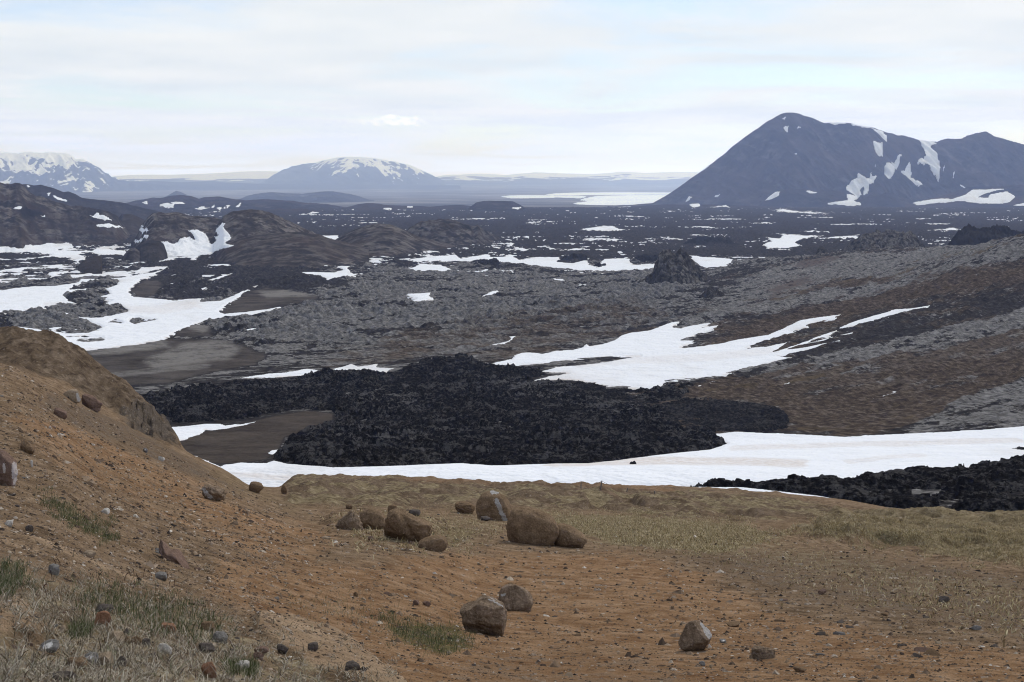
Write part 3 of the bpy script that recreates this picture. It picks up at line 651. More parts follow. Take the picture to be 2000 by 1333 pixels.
    darkb = np.maximum.reduce([stroke([(1440,725),(1560,700),(1700,660),(1850,625),(2000,585),(2320,520)], hx, hy, 40) * .8,
        stroke([(1660,645),(1800,610),(2000,560),(2320,500)], hx, hy, 32) * .55,
        soft([(1740,848),(1800,815),(1860,790),(2000,770),(2000,838)], hx, hy, 16) * .5])
    ochre = np.maximum.reduce([stroke([(1480,590),(1560,575),(1600,555),(1720,545),(1800,515),(1900,492),(2000,470)], hx, hy, 11) * .8,
        stroke([(1800,590),(1860,560),(1920,540)], hx, hy, 8) * .7, stroke([(1335,780),(1420,760),(1500,745),(1600,735)], px, py, 22) * .7,
        stroke([(1560,842),(1650,843),(1760,825),(1860,790)], hx, hy, 16) * .6, stroke([(1420,612),(1540,580)], hx, hy, 9) * .5])
    n5 = fbm(u / 34., v / 9., 7, 164, .68) + .5 * fbm(u / 5., v / 3., 4, 165, .7)
    moss = moss * (1 - right) + right * np.clip(.30 + pale * (.35 + .5 * brk) - darkb * .15 + 1.1 * n5 * (.5 + .6 * pale), -.2, 1.3)
    brown = (1 - right) * np.maximum(0.6 * soft([(600,700),(760,640),(1000,600),(1250,580),(1400,640),(1300,650),(1150,680),(1000,712),(900,700),(760,725),(620,725)], wx, wy, 60) + .15 * big2, 0) + right * np.clip(heath * (.45 + .4 * brk) + .56 * (1 - .5 * darkb) * (1 - .8 * sstep(.2, .7, pale)) - .5 * n5, 0, 1)
    brown = np.maximum(brown * (1 - brown_ridge), brown_ridge * .25)
    ochre = ochre * (.25 + .75 * brk)
    rust = np.maximum.reduce([soft([(1560,512),(1620,500),(1650,508),(1600,522),(1565,525)], hx, hy, 8), soft([(1500,565),(1560,540),(1600,545),(1540,565),(1510,580)], hx, hy, 9), soft([(1395,545),(1430,538),(1425,545)], px, py, 5)]) * .9
    mmoss = np.maximum.reduce([soft([(280,705),(360,672),(440,664),(470,680),(450,700),(360,712),(300,720)], wx, wy, 10), .9 * soft([(165,682),(250,667),(320,665),(330,678),(240,690),(180,695)], wx, wy, 9),
        .7 * stroke([(210,735),(300,724),(400,716)], wx, wy, 14), .9 * soft([(500,570),(560,567),(635,578),(560,580),(520,582)], wx, wy, 6), .8 * soft([(360,640),(390,634),(412,640),(395,650)], wx, wy, 5), .08 * brown_ridge])
    moss = np.where(smoothm > .3, mmoss, moss)
    soil = sstep(.3, .8, smoothm) * (1 - .0 * brown_ridge)
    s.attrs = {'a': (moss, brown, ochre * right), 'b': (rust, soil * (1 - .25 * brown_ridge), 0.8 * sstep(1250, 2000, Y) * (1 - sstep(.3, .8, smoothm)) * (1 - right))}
    s.right = right
    return s
V = build_valley()
cellY = 0.5 * (V.DD[:-1, :-1] + V.DD[1:, 1:])
cellR = V.right[:-1, :-1] > 0.5
low = cellY < 430
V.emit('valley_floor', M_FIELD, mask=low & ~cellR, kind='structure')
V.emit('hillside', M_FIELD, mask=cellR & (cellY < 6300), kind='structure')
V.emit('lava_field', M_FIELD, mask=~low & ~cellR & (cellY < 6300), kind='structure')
V.emit('plain', M_PLAIN, mask=cellY >= 6300, kind='structure')

# ------------------------------------------------------------------ young black lava lying on the valley floor
def build_lava(poly, name, D0, D1, n, px0, px1, thick, seed, islets=(), blk=1.0):
    cols = np.arange(px0, px1, 1.6); D = np.linspace(D0, D1, n)
    s = Sheet(cols, D, VALLEY.grid(cols, D)); X, Y, px, py = s.X, s.Y, s.PX, s.py
    w1 = fbm(X / 5., Y / 9., 4, seed); w2 = fbm(X / 5. + 40, Y / 9., 4, seed + 1)
    wx = px + 9 * w1; wy = py + 4.5 * w2
    sd = sdf(poly, wx, wy, 60, 2.2)
    for q in islets: sd = np.maximum(sd, sdf(q, wx, wy, 60, 2.2))
    t = sstep(-3, 16, sd)
    cinder = np.maximum(soft([(1300,790),(1440,784),(1530,795),(1552,815),(1545,840),(1480,846),(1400,848),(1330,838),(1290,815)], wx, wy, 14), 0.75 * soft([(1090,765),(1160,752),(1230,775),(1290,800),(1200,800),(1120,785)], wx, wy, 10))
    rr = 2.1 * (blocks(X / 3.6 + 0.8 * w1, Y / 3.6, seed + 2) - .35) + 1.0 * (blocks(X / 1.3, Y / 1.6, seed + 3) - .4) + .6 * fbm(X / 1.1, Y / 1.1, 2, seed + 4)
    swell = 2.6 * fbm(X / 34., Y / 34., 3, seed + 5) + 1.2 * (billow(X / 12., Y / 12., 2, seed + 6) - .25)
    rr = (rr + 1.3 * (blocks(X / 9. + w1, Y / 8., seed + 7) - .4) * sstep(5, 25, sd)) * (.75 + .9 * sstep(-.2, .4, fbm(X / 25., Y / 25., 3, seed + 8))) * (1 - .35 * cinder) * blk
    # a rubbly crest near the far edge and the collapsed channel
    crest = 2.2 * soft([(790,730),(830,712),(900,705),(950,718),(930,728),(840,728)], wx, wy, 14) + 1.5 * soft([(600,742),(660,735),(760,735),(770,742),(640,752)], wx, wy, 8)
    z = s.zs - 2.5 + t * (2.5 + thick) + t * (rr * .52 + swell * .5 * sstep(0, 30, sd)) + t * crest
    s.z = z
    lich = 0.25 + .6 * np.maximum.reduce([soft([(960,740),(1060,745),(1250,790),(1300,830),(1150,800),(1000,780)], wx, wy, 30), soft([(700,770),(800,760),(820,800),(720,800)], wx, wy, 20), .7 * soft([(640,850),(900,845),(900,865),(660,870)], wx, wy, 14), .5 * soft([(330,780),(640,745),(640,760),(340,800)], wx, wy, 18)])
    s.attrs = {'a': (lich, cinder, np.zeros_like(px))}
    vis = s.quadany(sd > -14)
    return s, vis
lv, vis = build_lava(LAVA, 'lava_flow', 250, 700, 640, 225, 1720, 1.0, 300)
lv.emit('lava_flow', M_LAVA, mask=vis, kind='structure', label='black rubbly lava flow spread across the snow filled valley')
lv2, vis = build_lava(LAVA2, 'lava_flow', 200, 330, 260, 1300, 2330, 1.0, 340, blk=.55, islets=[[(1962,876),(1985,873),(2005,874),(2100,868),(2100,886),(2005,888),(1970,884)]])
lv2.emit('lava_flow', M_LAVA, mask=vis, kind='structure', label='low tongue of black lava in front of the lower snowfield on the right')

# ------------------------------------------------------------------ snow
SNOW_LABELS = {
 'low': 'long white snowfield in front of the black lava flow, reaching the right edge',
 'notch': 'tiny wedge of snow tucked into the left tip of the black lava',
 'leftedge': 'snow patch beside the rocky end of the brown left hillside',
 'strip': 'thin snow strip along the far left edge of the black lava flow',
 'mid': 'big snowfield with long fingers behind the black lava, below the right hillside',
 'spear': 'detached spear of snow highest up on the right hillside',
 'hook': 'small hook shaped snow patch on grey mossy lava left of the big snowfield',
 'rim': 'curl of snow at the rim between black lava and brown hillside',
 'big': 'broad winding snowfield on the left behind the brown hillside',
 'foot': 'snowfield at the foot of the dark hills on the far left, branching up a gully',
 'arm': 'short snow arm between the two large left snowfields',
 'sliver': 'narrow snow sliver above the broad left snowfield at the left edge',
 'p2': 'long thin snow strip in the lava below the low brown mound',
 'p3': 'forked snow patch in dark lava left of the middle',
 'p4': 'snow patch in the saddle between two brown mounds',
 'p6': 'thin slanting snow streak highest of the streaks on the dark lava hump',
 'p8': 'slanting snow streak lowest left on the dark lava hump',
 'p11': 'small snow patch behind the pale grey mound',
 'q1': 'long band of snow left of the jagged lava pinnacle',
 'q2': 'snow patch just right of the jagged lava pinnacle',
 'q4': 'ragged snow patch below the left end of the long snow band',
 'q5': 'snow patch alone in grey lava below the long snow band',
 'q6': 'small slanting snow patch in grey lava right of the lone patch',
 'q7': 'small flat snow patch below the right part of the long band',
 'q10': 'snow patch in front of the pointed dark mound',
 'q11': 'lobed snow patch left of the twin peaked lava crag',
 'q13': 'longest snow streak in the distant dark lava left of the large mountain',
 'q17': 'snow streak at the foot of the large mountain',
}
show = V.snow > V.z - 0.02
quad = V.quadany(show) & (cellY < 6400)
qid = V.ids[:-1, :-1]
_wx = V.PX + 30 * fbm(V.X / 9., V.Y / 30., 3, 145); _wy = V.py + 3 * fbm(V.X / 9. + 7, V.Y / 30., 3, 146)
_dirt = np.maximum.reduce([.65 * stroke([(1080,908),(1180,905),(1300,903),(1480,905),(1560,908)], _wx, _wy, 22), .4 * stroke([(1440,878),(1600,872),(1800,868),(1990,862)], _wx, _wy, 14),
    .45 * stroke([(440,930),(520,938),(640,935)], _wx, _wy, 14), .3 * stroke([(1650,905),(1720,898),(1800,893)], _wx, _wy, 12), .25 * stroke([(1130,712),(1250,706),(1400,700),(1500,688)], _wx, _wy, 20), .3 * stroke([(100,600),(300,610),(380,600)], _wx, _wy, 20)])
_dirt = np.maximum(_dirt, .5 * sstep(4, 0, V.sd) * sstep(-.1, .3, fbm(V.X / 8., V.Y / 12., 3, 147)))
sa = {'d': (_dirt, _dirt * 0, _dirt * 0)}
for i, k in enumerate(V.names):
    if k in SNOW_LABELS:
        m = quad & (qid == i + 1)
        V.emit('snow_patch', M_SNOW, mask=m, z=V.snow, attrs=sa, label=SNOW_LABELS[k], cat='snow patch', group='snow patches on the lava and hillsides')
rest = quad & ~np.isin(qid, [i + 1 for i, k in enumerate(V.names) if k in SNOW_LABELS])
V.emit('scattered_snow', M_SNOW, mask=rest, z=V.snow, attrs=sa, kind='stuff', label='scattered flecks of old snow in hollows of the distant lava', cat='snow')

# ------------------------------------------------------------------ hills and mountains
def hill(name, ridge, Dr, run, back, mat, step=1.95, nrow=120, power=1.15, rough=1.0, rscale=20.0, gully=0.0, gscale=40.0, seed=1, lean=0.0, cover=None, snow=None, base=None, round_=0.0, skirt=0.6, stripe=1.2, crag=0.0, **kw):
    ridge = np.array(ridge, float)
    px = np.arange(ridge[0, 0] - 14, ridge[-1, 0] + 14, step)
    D = np.concatenate([np.linspace(Dr - run * 1.12, Dr, nrow), np.linspace(Dr, Dr + back, max(12, nrow // 4))[1:]])
    b = VALLEY.grid(px, D) if base is None else np.full((len(D), len(px)), float(base))
    b0 = VALLEY.grid(px, [Dr])[0] if base is None else np.full(len(px), float(base))
    s = Sheet(px, D, b); X, Y, PX = s.X, s.Y, s.PX
    rp = np.interp(px, ridge[:, 0], ridge[:, 1], left=YH - F * 0, right=YH)
    zr = (YH - rp) / F * Dr
    inside = (px >= ridge[0, 0]) & (px <= ridge[-1, 0])
    H = np.where(inside, zr - b0, -8); H = np.maximum(H, -8)
    Hm = H.max()
    runp = run * np.clip(H / Hm, 0.02, 1) ** 0.8
    sh = lean * (D[:, None] - Dr) / max(run, 1)            # slopes may lean sideways
    t = np.where(Y <= Dr, (Dr - Y) / np.maximum(runp, run * skirt * .25)[None, :], (Y - Dr) / (back * .9))
    q = np.clip(1 - t, 0, 1)
    prof = np.where(Y <= Dr, q ** power, 1 - (1 - q) ** 2)
    if round_: prof = prof * (1 - round_) + round_ * np.sin(q * math.pi / 2)
    z = b + H[None, :] * prof
    env = np.clip(4 * q * (1 - q) + .15, 0, 1) * np.clip(H / Hm * 2, 0, 1)[None, :]
    z = np.where(t >= 1, b - 0.02 * Hm * np.clip(t - 1, 0, 1) - .01 * Hm, z)
    s.smooth = z.copy(); s.py = YH - F * z / Y
    g1 = (1 - billow(X / gscale + .35 * (Y - Dr) / gscale, (Y - Dr) / (gscale * 7), 4, seed)) if gully else 0
    dz = rough * fbm(X / rscale, Y / rscale, 5, seed + 5) * np.clip(env + .25, 0, 1)
    if gully: dz = dz + gully * (g1 - .75) * env
    if crag: dz = dz + crag * (blocks(X / (rscale * .55), Y / (rscale * .8), seed + 9) - .4) * np.clip(env + .35, 0, 1) + crag * .5 * (blocks(X / (rscale * .2), Y / (rscale * .3), seed + 10) - .4)
    above = prof > 0
    s.z = z + np.where(above, dz, 0)
    n = fbm(X / (rscale * 3), Y / (rscale * 3), 4, seed + 7)
    zero = np.zeros_like(X)
    A = list(cover(PX, s.py, n)) if cover else [zero + .2 * n, zero, zero]
    if gully:
        st = fbm(X / (gscale * .55) + .35 * (Y - Dr) / (gscale * .55), (Y - Dr) / (gscale * 6), 5, seed + 31, .65)
        A[0] = A[0] + stripe * (1.3 * st + .9 * (.72 - g1)); A[2] = A[2] + stripe * np.clip((g1 - .78) * 2.5 - .6 * st, 0, 1)  # scree tones painted along the gullies, for shading the flat light lacks
    s.attrs = {'a': tuple(A)}
    mask = s.quadany(above)
    s.mask = mask
    s.emit(name, mat, mask=mask, **kw)
    return s
def snow_on(s, sd, name, mat, thick, soft_px=3.0, **kw):
    k = np.clip(sd / soft_px, -1, 1)
    z = s.z + thick * np.where(k > 0, .25 + k * .75, k * 2)
    z = np.where(k > 0, z, s.z + thick * (.25 + k * 2.0))
    m = s.quadany((z > s.z - thick * .1)) & s.mask
    return s.emit(name, mat, mask=m, z=z, attrs={}, **kw)

H_MTN = mat_hill('mountain_scree', (0.012, 0.0115, 0.013), (0.062, 0.056, 0.054), 0.016, tint=(0.036, 0.029, 0.028))
H_FAR = mat_hill('far_basalt', (0.045, 0.045, 0.048), (0.085, 0.082, 0.082), 0.0015)
H_MID = mat_hill('brown_hills', (0.030, 0.027, 0.026), (0.064, 0.056, 0.051), 0.012, tint=(0.046, 0.038, 0.034))
H_NEARH = mat_hill('dark_hills', (0.038, 0.033, 0.030), (0.105, 0.094, 0.085), 0.06, tint=(0.054, 0.044, 0.037))
H_CRAG = mat_hill('crag_rock', (0.034, 0.031, 0.030), (0.105, 0.097, 0.088), 0.25, tint=(0.060, 0.050, 0.042), bumpd=1.5)

# far snowy highlands on the skyline
def icecap(rd, Dr, name, seed, cov):
    s = hill(name, rd, Dr, 3500, 1500, H_FAR, step=2.2, nrow=50, rough=35, rscale=1100, seed=seed, base=-215, kind='structure')
    sd = (fbm(s.X / 900, s.Y / 500, 4, seed + 3) * 1.2 + cov + np.clip((347 - s.py) / 12, -1, .5) * (cov < .3)) * 8
    snow_on(s, sd, 'snow', M_SNOWFAR, 12, kind='structure')
icecap([(180,357),(225,345),(260,343),(330,343),(400,341),(470,337),(520,336),(560,337),(640,340),(700,352)], 36000, 'highland', 500, .25)
icecap([(820,352),(870,343),(930,341),(990,343),(1040,338),(1100,340),(1160,341),(1215,337),(1260,339),(1330,337),(1420,337),(1600,340),(1700,352)], 35000, 'highland', 520, .05)
# table mountain with snow gullies on the left
blf = hill('mountain', [(-300,300),(-120,296),(0,300),(60,301),(110,300),(140,304),(148,312),(165,313),(182,322),(195,328),(205,338),(218,347),(235,354),(270,356),(330,364),(400,378)], 24000, 3600, 5000, H_FAR, nrow=170, rough=28, rscale=500, gully=230, gscale=330, seed=540, power=.85, kind='structure', label='blue hazy table mountain with snow gullies on the far left')
hy = blf.py
b = fbm(blf.X / 330. + .9 * (blf.Y - 24000) / 700., (blf.Y - 24000) / 1300., 5, 541, .65)
b2 = fbm(blf.X / 90. + .9 * (blf.Y - 24000) / 260., (blf.Y - 24000) / 500., 3, 544)
sd = (b * 3.2 + b2 * 1.8 + np.clip((327 - hy) / 16., -2, .9) + .5 * fbm(blf.X / 900., blf.Y / 900., 3, 543)) * 5
sd = sd - 14 * sstep(120, 215, blf.PX + 1.2 * (hy - 310))
sd = np.maximum(sd, (fbm(blf.X / 150., (blf.Y - 24000) / 500., 4, 545, .6) * 1.6 - .42 - sstep(200, 260, blf.PX)) * 8)
snow_on(blf, sd, 'snow', M_SNOWFAR, 14, kind='structure')
# domed mountain in the centre
sel = hill('mountain', [(500,362),(516,355),(530,345),(552,332),(575,325),(600,320),(620,319),(640,313),(665,309),(690,308),(715,309),(745,313),(770,317),(800,324),(825,335),(848,346),(870,355)], 30000, 3800, 5000, H_FAR, nrow=170, rough=25, rscale=600, gully=170, gscale=420, seed=560, power=.8, kind='structure', label='blue hazy domed mountain streaked with snow')
b = fbm(sel.X / 420. + .5 * np.sign(sel.PX - 690) * (sel.Y - 30000) / 900., (sel.Y - 30000) / 1500., 5, 561, .65)
b2 = fbm(sel.X / 110. + .6 * np.sign(sel.PX - 690) * (sel.Y - 30000) / 400., (sel.Y - 30000) / 600., 3, 564)
edge = 320 + 13 * sstep(600, 800, sel.PX)
sd = (b * 2.2 + b2 * 1.6 + np.clip((edge - sel.py) / 20., -1.2, .35) - .05) * 5
sd = sd - 5 * sstep(640, 560, sel.PX)
snow_on(sel, sd, 'snow', M_SNOWFAR, 14, kind='structure')
# lower far hills
hill('hill', [(150,372),(220,356),(300,354),(350,357),(415,354),(440,357),(520,360),(700,362),(900,364)], 26000, 2500, 2500, H_FAR, step=2.6, nrow=40, rough=20, rscale=900, seed=580, kind='structure')
hill('hill', [(308,392),(322,385),(335,378),(344,373),(354,376),(368,382),(392,392)], 13500, 420, 420, H_MID, nrow=50, rough=4, rscale=90, gully=8, gscale=50, seed=590, kind='structure', label='small pointed cone hill far off on the left')
hill('hill', [(455,395),(480,384),(500,379),(530,376),(560,378),(590,379),(625,375),(650,374),(680,379),(700,384),(725,392),(760,400)], 12000, 1100, 1000, H_FAR, nrow=60, rough=8, rscale=200, gully=12, gscale=120, seed=600, round_=.5, kind='structure', label='smooth blue grey hill in front of the domed mountain')

def far_flecks(s, seed, thr, sx=120., sy=160., th=3.0):
    f = fbm(s.X / sx, s.Y / sy, 4, seed) + .4 * fbm(s.X / (sx * 3), s.Y / (sx * 3), 2, seed + 1)
    snow_on(s, (f - thr) * 20, 'snow', M_SNOW, th, kind='structure')
def polys_sd(s, polys, wob=2.0, seed=9, ys=1.4):
    px = s.PX + wob * fbm(s.X / (s.Y * .004), s.Y / (s.Y * .004) * 3, 5, seed, .62)
    py = s.py + wob * .6 * fbm(s.X / (s.Y * .004) + 30, s.Y * 0 + s.z / (s.Y * .0015), 5, seed + 1, .62)
    out = np.full(px.shape, -30.0)
    for p in polys: out = np.maximum(out, sdf(p, px, py, 30, ys))
    return np.where(s.Y <= s.D[np.argmax(s.D >= s.D[0]) :].max(), out, -30)
# brown hills of the middle distance
bh = hill('hill', [(200,412),(240,398),(262,394),(285,389),(310,388),(340,383),(372,383),(388,389),(400,386),(430,384),(460,390),(480,392),(515,389),(560,392),(600,396),(640,400),(680,407),(720,415),(760,425)], 6400, 1500, 500, H_MID, nrow=90, rough=14, rscale=160, gully=10, gscale=120, seed=620, power=1.4, kind='structure', label='low brown hills with snow patches in the middle distance',
  cover=lambda px, py, n: (n * .3, .4 + n, n * 0))
snow_on(bh, polys_sd(bh, [[(312,403),(325,401),(340,402),(338,405),(318,405)],[(334,399),(350,394),(358,397),(362,400),(345,401)],[(381,410),(395,405),(410,406),(418,403),(410,409),(390,411)],[(278,396),(286,394),(288,398)],[(270,417),(285,416),(287,421),(275,421)],[(405,416),(412,415),(414,418)],[(424,409),(432,407),(440,405),(430,411)],[(442,404),(450,403),(444,406)],[(460,405),(472,399),(465,405)]]), 'snow', M_SNOW, 4, kind='structure')
ph = hill('hill', [(640,430),(670,408),(690,402),(700,399),(720,398),(760,401),(800,403),(840,405),(870,402),(900,401),(930,405),(960,412),(990,430)], 5900, 900, 400, H_MID, nrow=70, rough=8, rscale=120, seed=640, power=1.4, kind='structure', label='flat brown upland behind the dark lava in the centre', cover=lambda px, py, n: (n * .3, .55 + n, n * 0))
snow_on(ph, polys_sd(ph, [[(653,409),(690,410),(680,415),(660,414)],[(750,409),(762,409),(768,413),(755,413)],[(795,404),(806,404),(806,406)],[(878,413),(885,410),(890,413)]]), 'snow', M_SNOW, 4, kind='structure')
cr = hill('hill', [(895,428),(915,408),(930,396),(945,393),(965,393),(985,393),(1002,394),(1018,402),(1030,410),(1045,416),(1060,428)], 5300, 420, 300, H_MID, nrow=70, rough=3, rscale=60, gully=5, gscale=30, seed=660, power=1.0, kind='structure', label='low flat topped crater hill in the middle of the plain')
snow_on(cr, polys_sd(cr, [[(900,425),(915,417),(935,418),(925,427),(905,428)],[(1000,407),(1018,405),(1012,409)]]), 'snow', M_SNOW, 3, kind='structure')
ll = hill('hill', [(440,430),(480,418),(545,408),(600,410),(660,416),(720,424),(800,432)], 5000, 900, 300, H_MID, nrow=50, rough=8, rscale=90, seed=670, power=1.3, kind='structure', cover=lambda px, py, n: (n * .3, .4 + n, n * 0))
snow_on(ll, polys_sd(ll, [[(545,425),(560,422),(585,421),(610,417),(628,417),(600,424),(570,430),(560,428)],[(630,408),(656,404),(655,407)],[(637,425),(650,423),(652,430),(642,430)]]), 'snow', M_SNOW, 3, kind='structure')
r2 = hill('hill', [(-60,368),(20,362),(50,361),(66,364),(80,362),(100,367),(125,377),(133,376),(160,387),(200,392),(240,396),(290,410),(340,422),(420,430)], 3900, 700, 400, H_MID, nrow=80, rough=9, rscale=90, gully=9, gscale=70, seed=680, power=1.3, kind='structure', label='grey ridge sloping down behind the dark left hill')
snow_on(r2, polys_sd(r2, [[(92,378),(99,378),(95,381)],[(104,383),(112,385),(132,394),(128,394),(112,388)],[(53,364),(58,366),(54,366)]], wob=1), 'snow', M_SNOW, 2.5, kind='structure')

# dark hills on the left
def lcov(px, py, n): return (.5 + n + .4 * soft([(0,395),(30,400),(30,440),(0,440)], px, py, 10), .55 + n, soft([(35,412),(45,406),(70,412),(86,424),(70,428),(45,424)], px, py, 5))
d1 = hill('hill', [(-300,330),(-100,345),(0,357),(10,361),(17,359),(20,361),(30,358),(42,361),(55,374),(70,383),(95,390),(120,398),(135,403),(165,405),(195,411),(215,417),(228,424),(240,440),(262,468),(300,490)], 2300, 620, 300, H_NEARH, nrow=190, rough=8, rscale=45, crag=2.0, gully=8, gscale=40, seed=700, power=1.15, kind='structure', label='large dark hill at the left edge', cover=lcov)
snow_on(d1, polys_sd(d1, [[(-300,483),(0,483),(55,484),(70,476),(130,475),(150,487),(115,489),(180,490),(190,484),(245,490),(252,508),(-300,508)],[(23,407),(30,402),(38,401),(43,405),(40,408),(28,408)],[(80,424),(88,423),(87,426)],[(176,420),(190,418),(205,423),(218,430),(205,428),(190,422)],[(189,441),(210,439),(225,442),(243,445),(215,446),(195,444)]], wob=1), 'snow', M_SNOW, 1.5, kind='structure')
hill('hill', [(215,470),(225,436),(238,419),(255,418),(270,424),(282,430),(300,470)], 2500, 200, 150, H_NEARH, nrow=40, rough=4, rscale=30, seed=715, kind='structure')
d2 = hill('hill', [(255,478),(270,455),(278,440),(288,425),(300,416),(315,415),(325,417),(345,417),(370,421),(400,424),(425,428),(445,432),(470,440),(500,470)], 1950, 330, 200, H_NEARH, nrow=140, rough=6, rscale=30, crag=1.6, gully=6, gscale=25, seed=720, power=1.0, round_=.3, kind='structure', label='rounded dark mound with a rocky top right of the left hill', cover=lambda px, py, n: (.8 + n, .2 + n, n * 0))
d3 = hill('hill', [(395,482),(425,440),(437,422),(455,415),(480,411),(505,411),(525,415),(550,425),(575,437),(600,450),(625,462),(650,478)], 1850, 300, 200, H_NEARH, nrow=140, rough=4.5, rscale=26, crag=.9, gully=5, gscale=22, seed=740, power=1.0, round_=.3, kind='structure', label='smooth dome shaped grey brown mound behind the snow gully', cover=lambda px, py, n: (.7 + n + .6 * soft([(500,415),(560,435),(600,455),(560,460),(510,440)], px, py, 12), .1 + n, n * 0))
d4 = hill('hill', [(420,500),(440,478),(470,466),(500,459),(540,455),(590,454),(620,458),(650,468),(690,478),(720,486)], 1620, 200, 150, H_NEARH, nrow=60, rough=1.5, rscale=20, seed=760, power=1.2, round_=.5, kind='structure', label='low smooth brown rise in front of the dome mound', cover=lambda px, py, n: (.55 + n, .3 + n, n * 0))
d5 = hill('hill', [(640,480),(665,463),(690,450),(715,441),(740,437),(765,440),(790,450),(815,462),(850,472),(890,482)], 1900, 260, 180, H_NEARH, nrow=80, rough=2, rscale=22, seed=780, power=1.1, round_=.3, kind='structure', label='wide low brown mound in the centre left of the pointed mound', cover=lambda px, py, n: (.7 + n, .3 + n, n * 0))
d6 = hill('hill', [(780,466),(800,447),(815,437),(830,432),(850,430),(870,430),(890,434),(910,440),(925,444),(933,440),(945,450),(960,458),(975,468),(990,476)], 2150, 260, 180, H_NEARH, nrow=120, rough=5, rscale=22, crag=1.6, gully=4, gscale=20, seed=800, power=1.0, kind='structure', label='rocky dark mound ending in a pointed crest on the right', cover=lambda px, py, n: (.75 + n, n * 0, .2 + n))
d7 = hill('hill', [(236,507),(244,496),(252,487),(262,484),(270,489),(278,498),(284,507)], 1590, 40, 40, H_NEARH, nrow=40, rough=1.5, rscale=12, seed=820, power=.8, round_=.5, kind='structure', label='small rounded dark knoll beside the snow at the foot of the hills', cover=lambda px, py, n: (.45 + n, n * 0, n * 0))
hill('hill', [(152,519),(165,509),(190,502),(220,500),(250,501),(235,506),(226,514),(200,519)], 1420, 70, 60, H_NEARH, nrow=30, rough=.6, rscale=12, seed=830, power=.8, round_=.5, kind='structure', label='low brown whaleback ringed by snow on the left')

for hs_ in (d2, d3, d4):
    snow_on(hs_, polys_sd(hs_, [[(316,475),(340,475),(352,471),(361,461),(372,464),(385,468),(376,460),(367,452),(395,450),(402,458),(408,470),(414,478),(426,472),(418,465),(430,461),(420,455),(425,445),(435,443),(440,452),(451,460),(445,470),(436,478),(456,480),(420,490),(405,508),(350,512),(240,512),(235,492),(262,497),(275,490),(318,488)],[(261,472),(275,465),(290,461),(286,466),(265,473)],[(240,443),(280,441),(278,444),(250,446)],[(270,448),(292,446),(285,451),(275,454)],[(428,440),(440,436),(436,443)]], wob=1.2), 'snow_patch', M_SNOW, 1.6, soft_px=2, label={id(d2): 'snow in the gully between the rocky mound and the dome mound', id(d3): 'upper snow strip running up the flank of the dome mound', id(d4): 'snow edge lapping onto the low smooth brown rise'}[id(hs_)], cat='snow patch', group='snow patches on the lava and hillsides')
hill('hill', [(255,505),(262,488),(275,476),(290,470),(310,471),(320,478),(324,490),(328,500)], 1620, 70, 60, H_NEARH, nrow=40, rough=1.8, rscale=12, seed=825, power=.8, round_=.5, kind='structure')
# the large mountain on the right
MR = [(1180,404),(1230,401),(1275,397),(1300,383),(1330,364),(1355,346),(1400,312),(1450,273),(1490,244),(1515,228),(1530,223),(1547,221),(1560,223),(1575,227),(1590,233),(1612,240),(1650,242),(1665,245),(1705,250),(1730,258),(1752,265),(1768,266),(1785,273),(1800,276),(1830,277),(1850,272),(1870,273),(1885,269),(1905,262),(1927,260),(1945,268),(1970,276),(2000,285),(2100,312),(2300,372)]
def mcov(px, py, n): return (.25 + n * .8, .55 + n * 1.2 + .3 * soft([(1500,235),(1620,260),(1640,300),(1480,300)], px, py, 30), n * .3)
mt = hill('mountain', MR, 8200, 950, 900, H_MTN, nrow=360, rough=20, rscale=190, gully=105, gscale=85, seed=900, power=1.06, kind='structure', label='large dark pyramid shaped mountain with a second summit on the right', cover=mcov)
MS = [('snow streak along the crest of the large mountain', [[(1612,239),(1640,240),(1652,243),(1625,243)],[(1662,245),(1690,247),(1706,250),(1690,250)]]),
 ('small snow spots just below the top of the large mountain', [[(1530,245),(1534,243),(1538,246),(1540,244),(1536,252)],[(1528,231),(1534,231),(1533,233)],[(1558,250),(1564,248),(1562,252)]]),
 ('slanting snow streak below the crest of the large mountain', [[(1702,252),(1725,259),(1732,268),(1732,278),(1722,270),(1718,262)]]),
 ('oval snow patch in the upper middle of the mountain face', [[(1705,276),(1713,276),(1723,283),(1725,299),(1715,305),(1709,290)]]),
 ('ragged snow patch in the centre of the mountain face', [[(1729,345),(1728,330),(1737,318),(1742,316),(1741,311),(1758,310),(1757,300),(1761,303),(1762,308),(1752,318),(1750,328),(1745,345),(1735,347)]]),
 ('small snow patch with a long tail right of the ragged one', [[(1756,330),(1762,327),(1775,327),(1779,336),(1777,343),(1768,338)],[(1757,339),(1775,344),(1790,354),(1803,361),(1795,362),(1775,350)]]),
 ('tall tapering snow gully between the two summits', [[(1795,275),(1808,278),(1828,278),(1817,289),(1830,303),(1836,322),(1833,350),(1826,342),(1815,330),(1792,320),(1798,313),(1808,308),(1806,294)]]),
 ('branching snow patch low on the mountain above the dark foothill', [[(1653,368),(1657,360),(1675,354),(1676,347),(1683,347),(1684,355),(1698,352),(1701,345),(1703,352),(1712,352),(1698,364),(1693,377),(1686,378),(1690,366),(1678,368),(1683,377),(1672,380),(1660,374)]])]
WH = {2: ('left part of ', 'right part of '), 3: ('upper spot of ', 'left spot of ', 'right spot of ')}
def patches(sheet, lab, ps, wob=4.5, thick=5):
    for q, p in enumerate(ps):
        snow_on(sheet, polys_sd(sheet, [p], wob=wob, ys=1.0), 'snow_patch', M_SNOW, thick, soft_px=2.0, label=(WH[len(ps)][q] if len(ps) > 1 else '') + 'the ' * (len(ps) > 1) + lab, cat='snow patch', group='snow patches on the large mountain')
for lab, ps in MS: patches(mt, lab, ps)
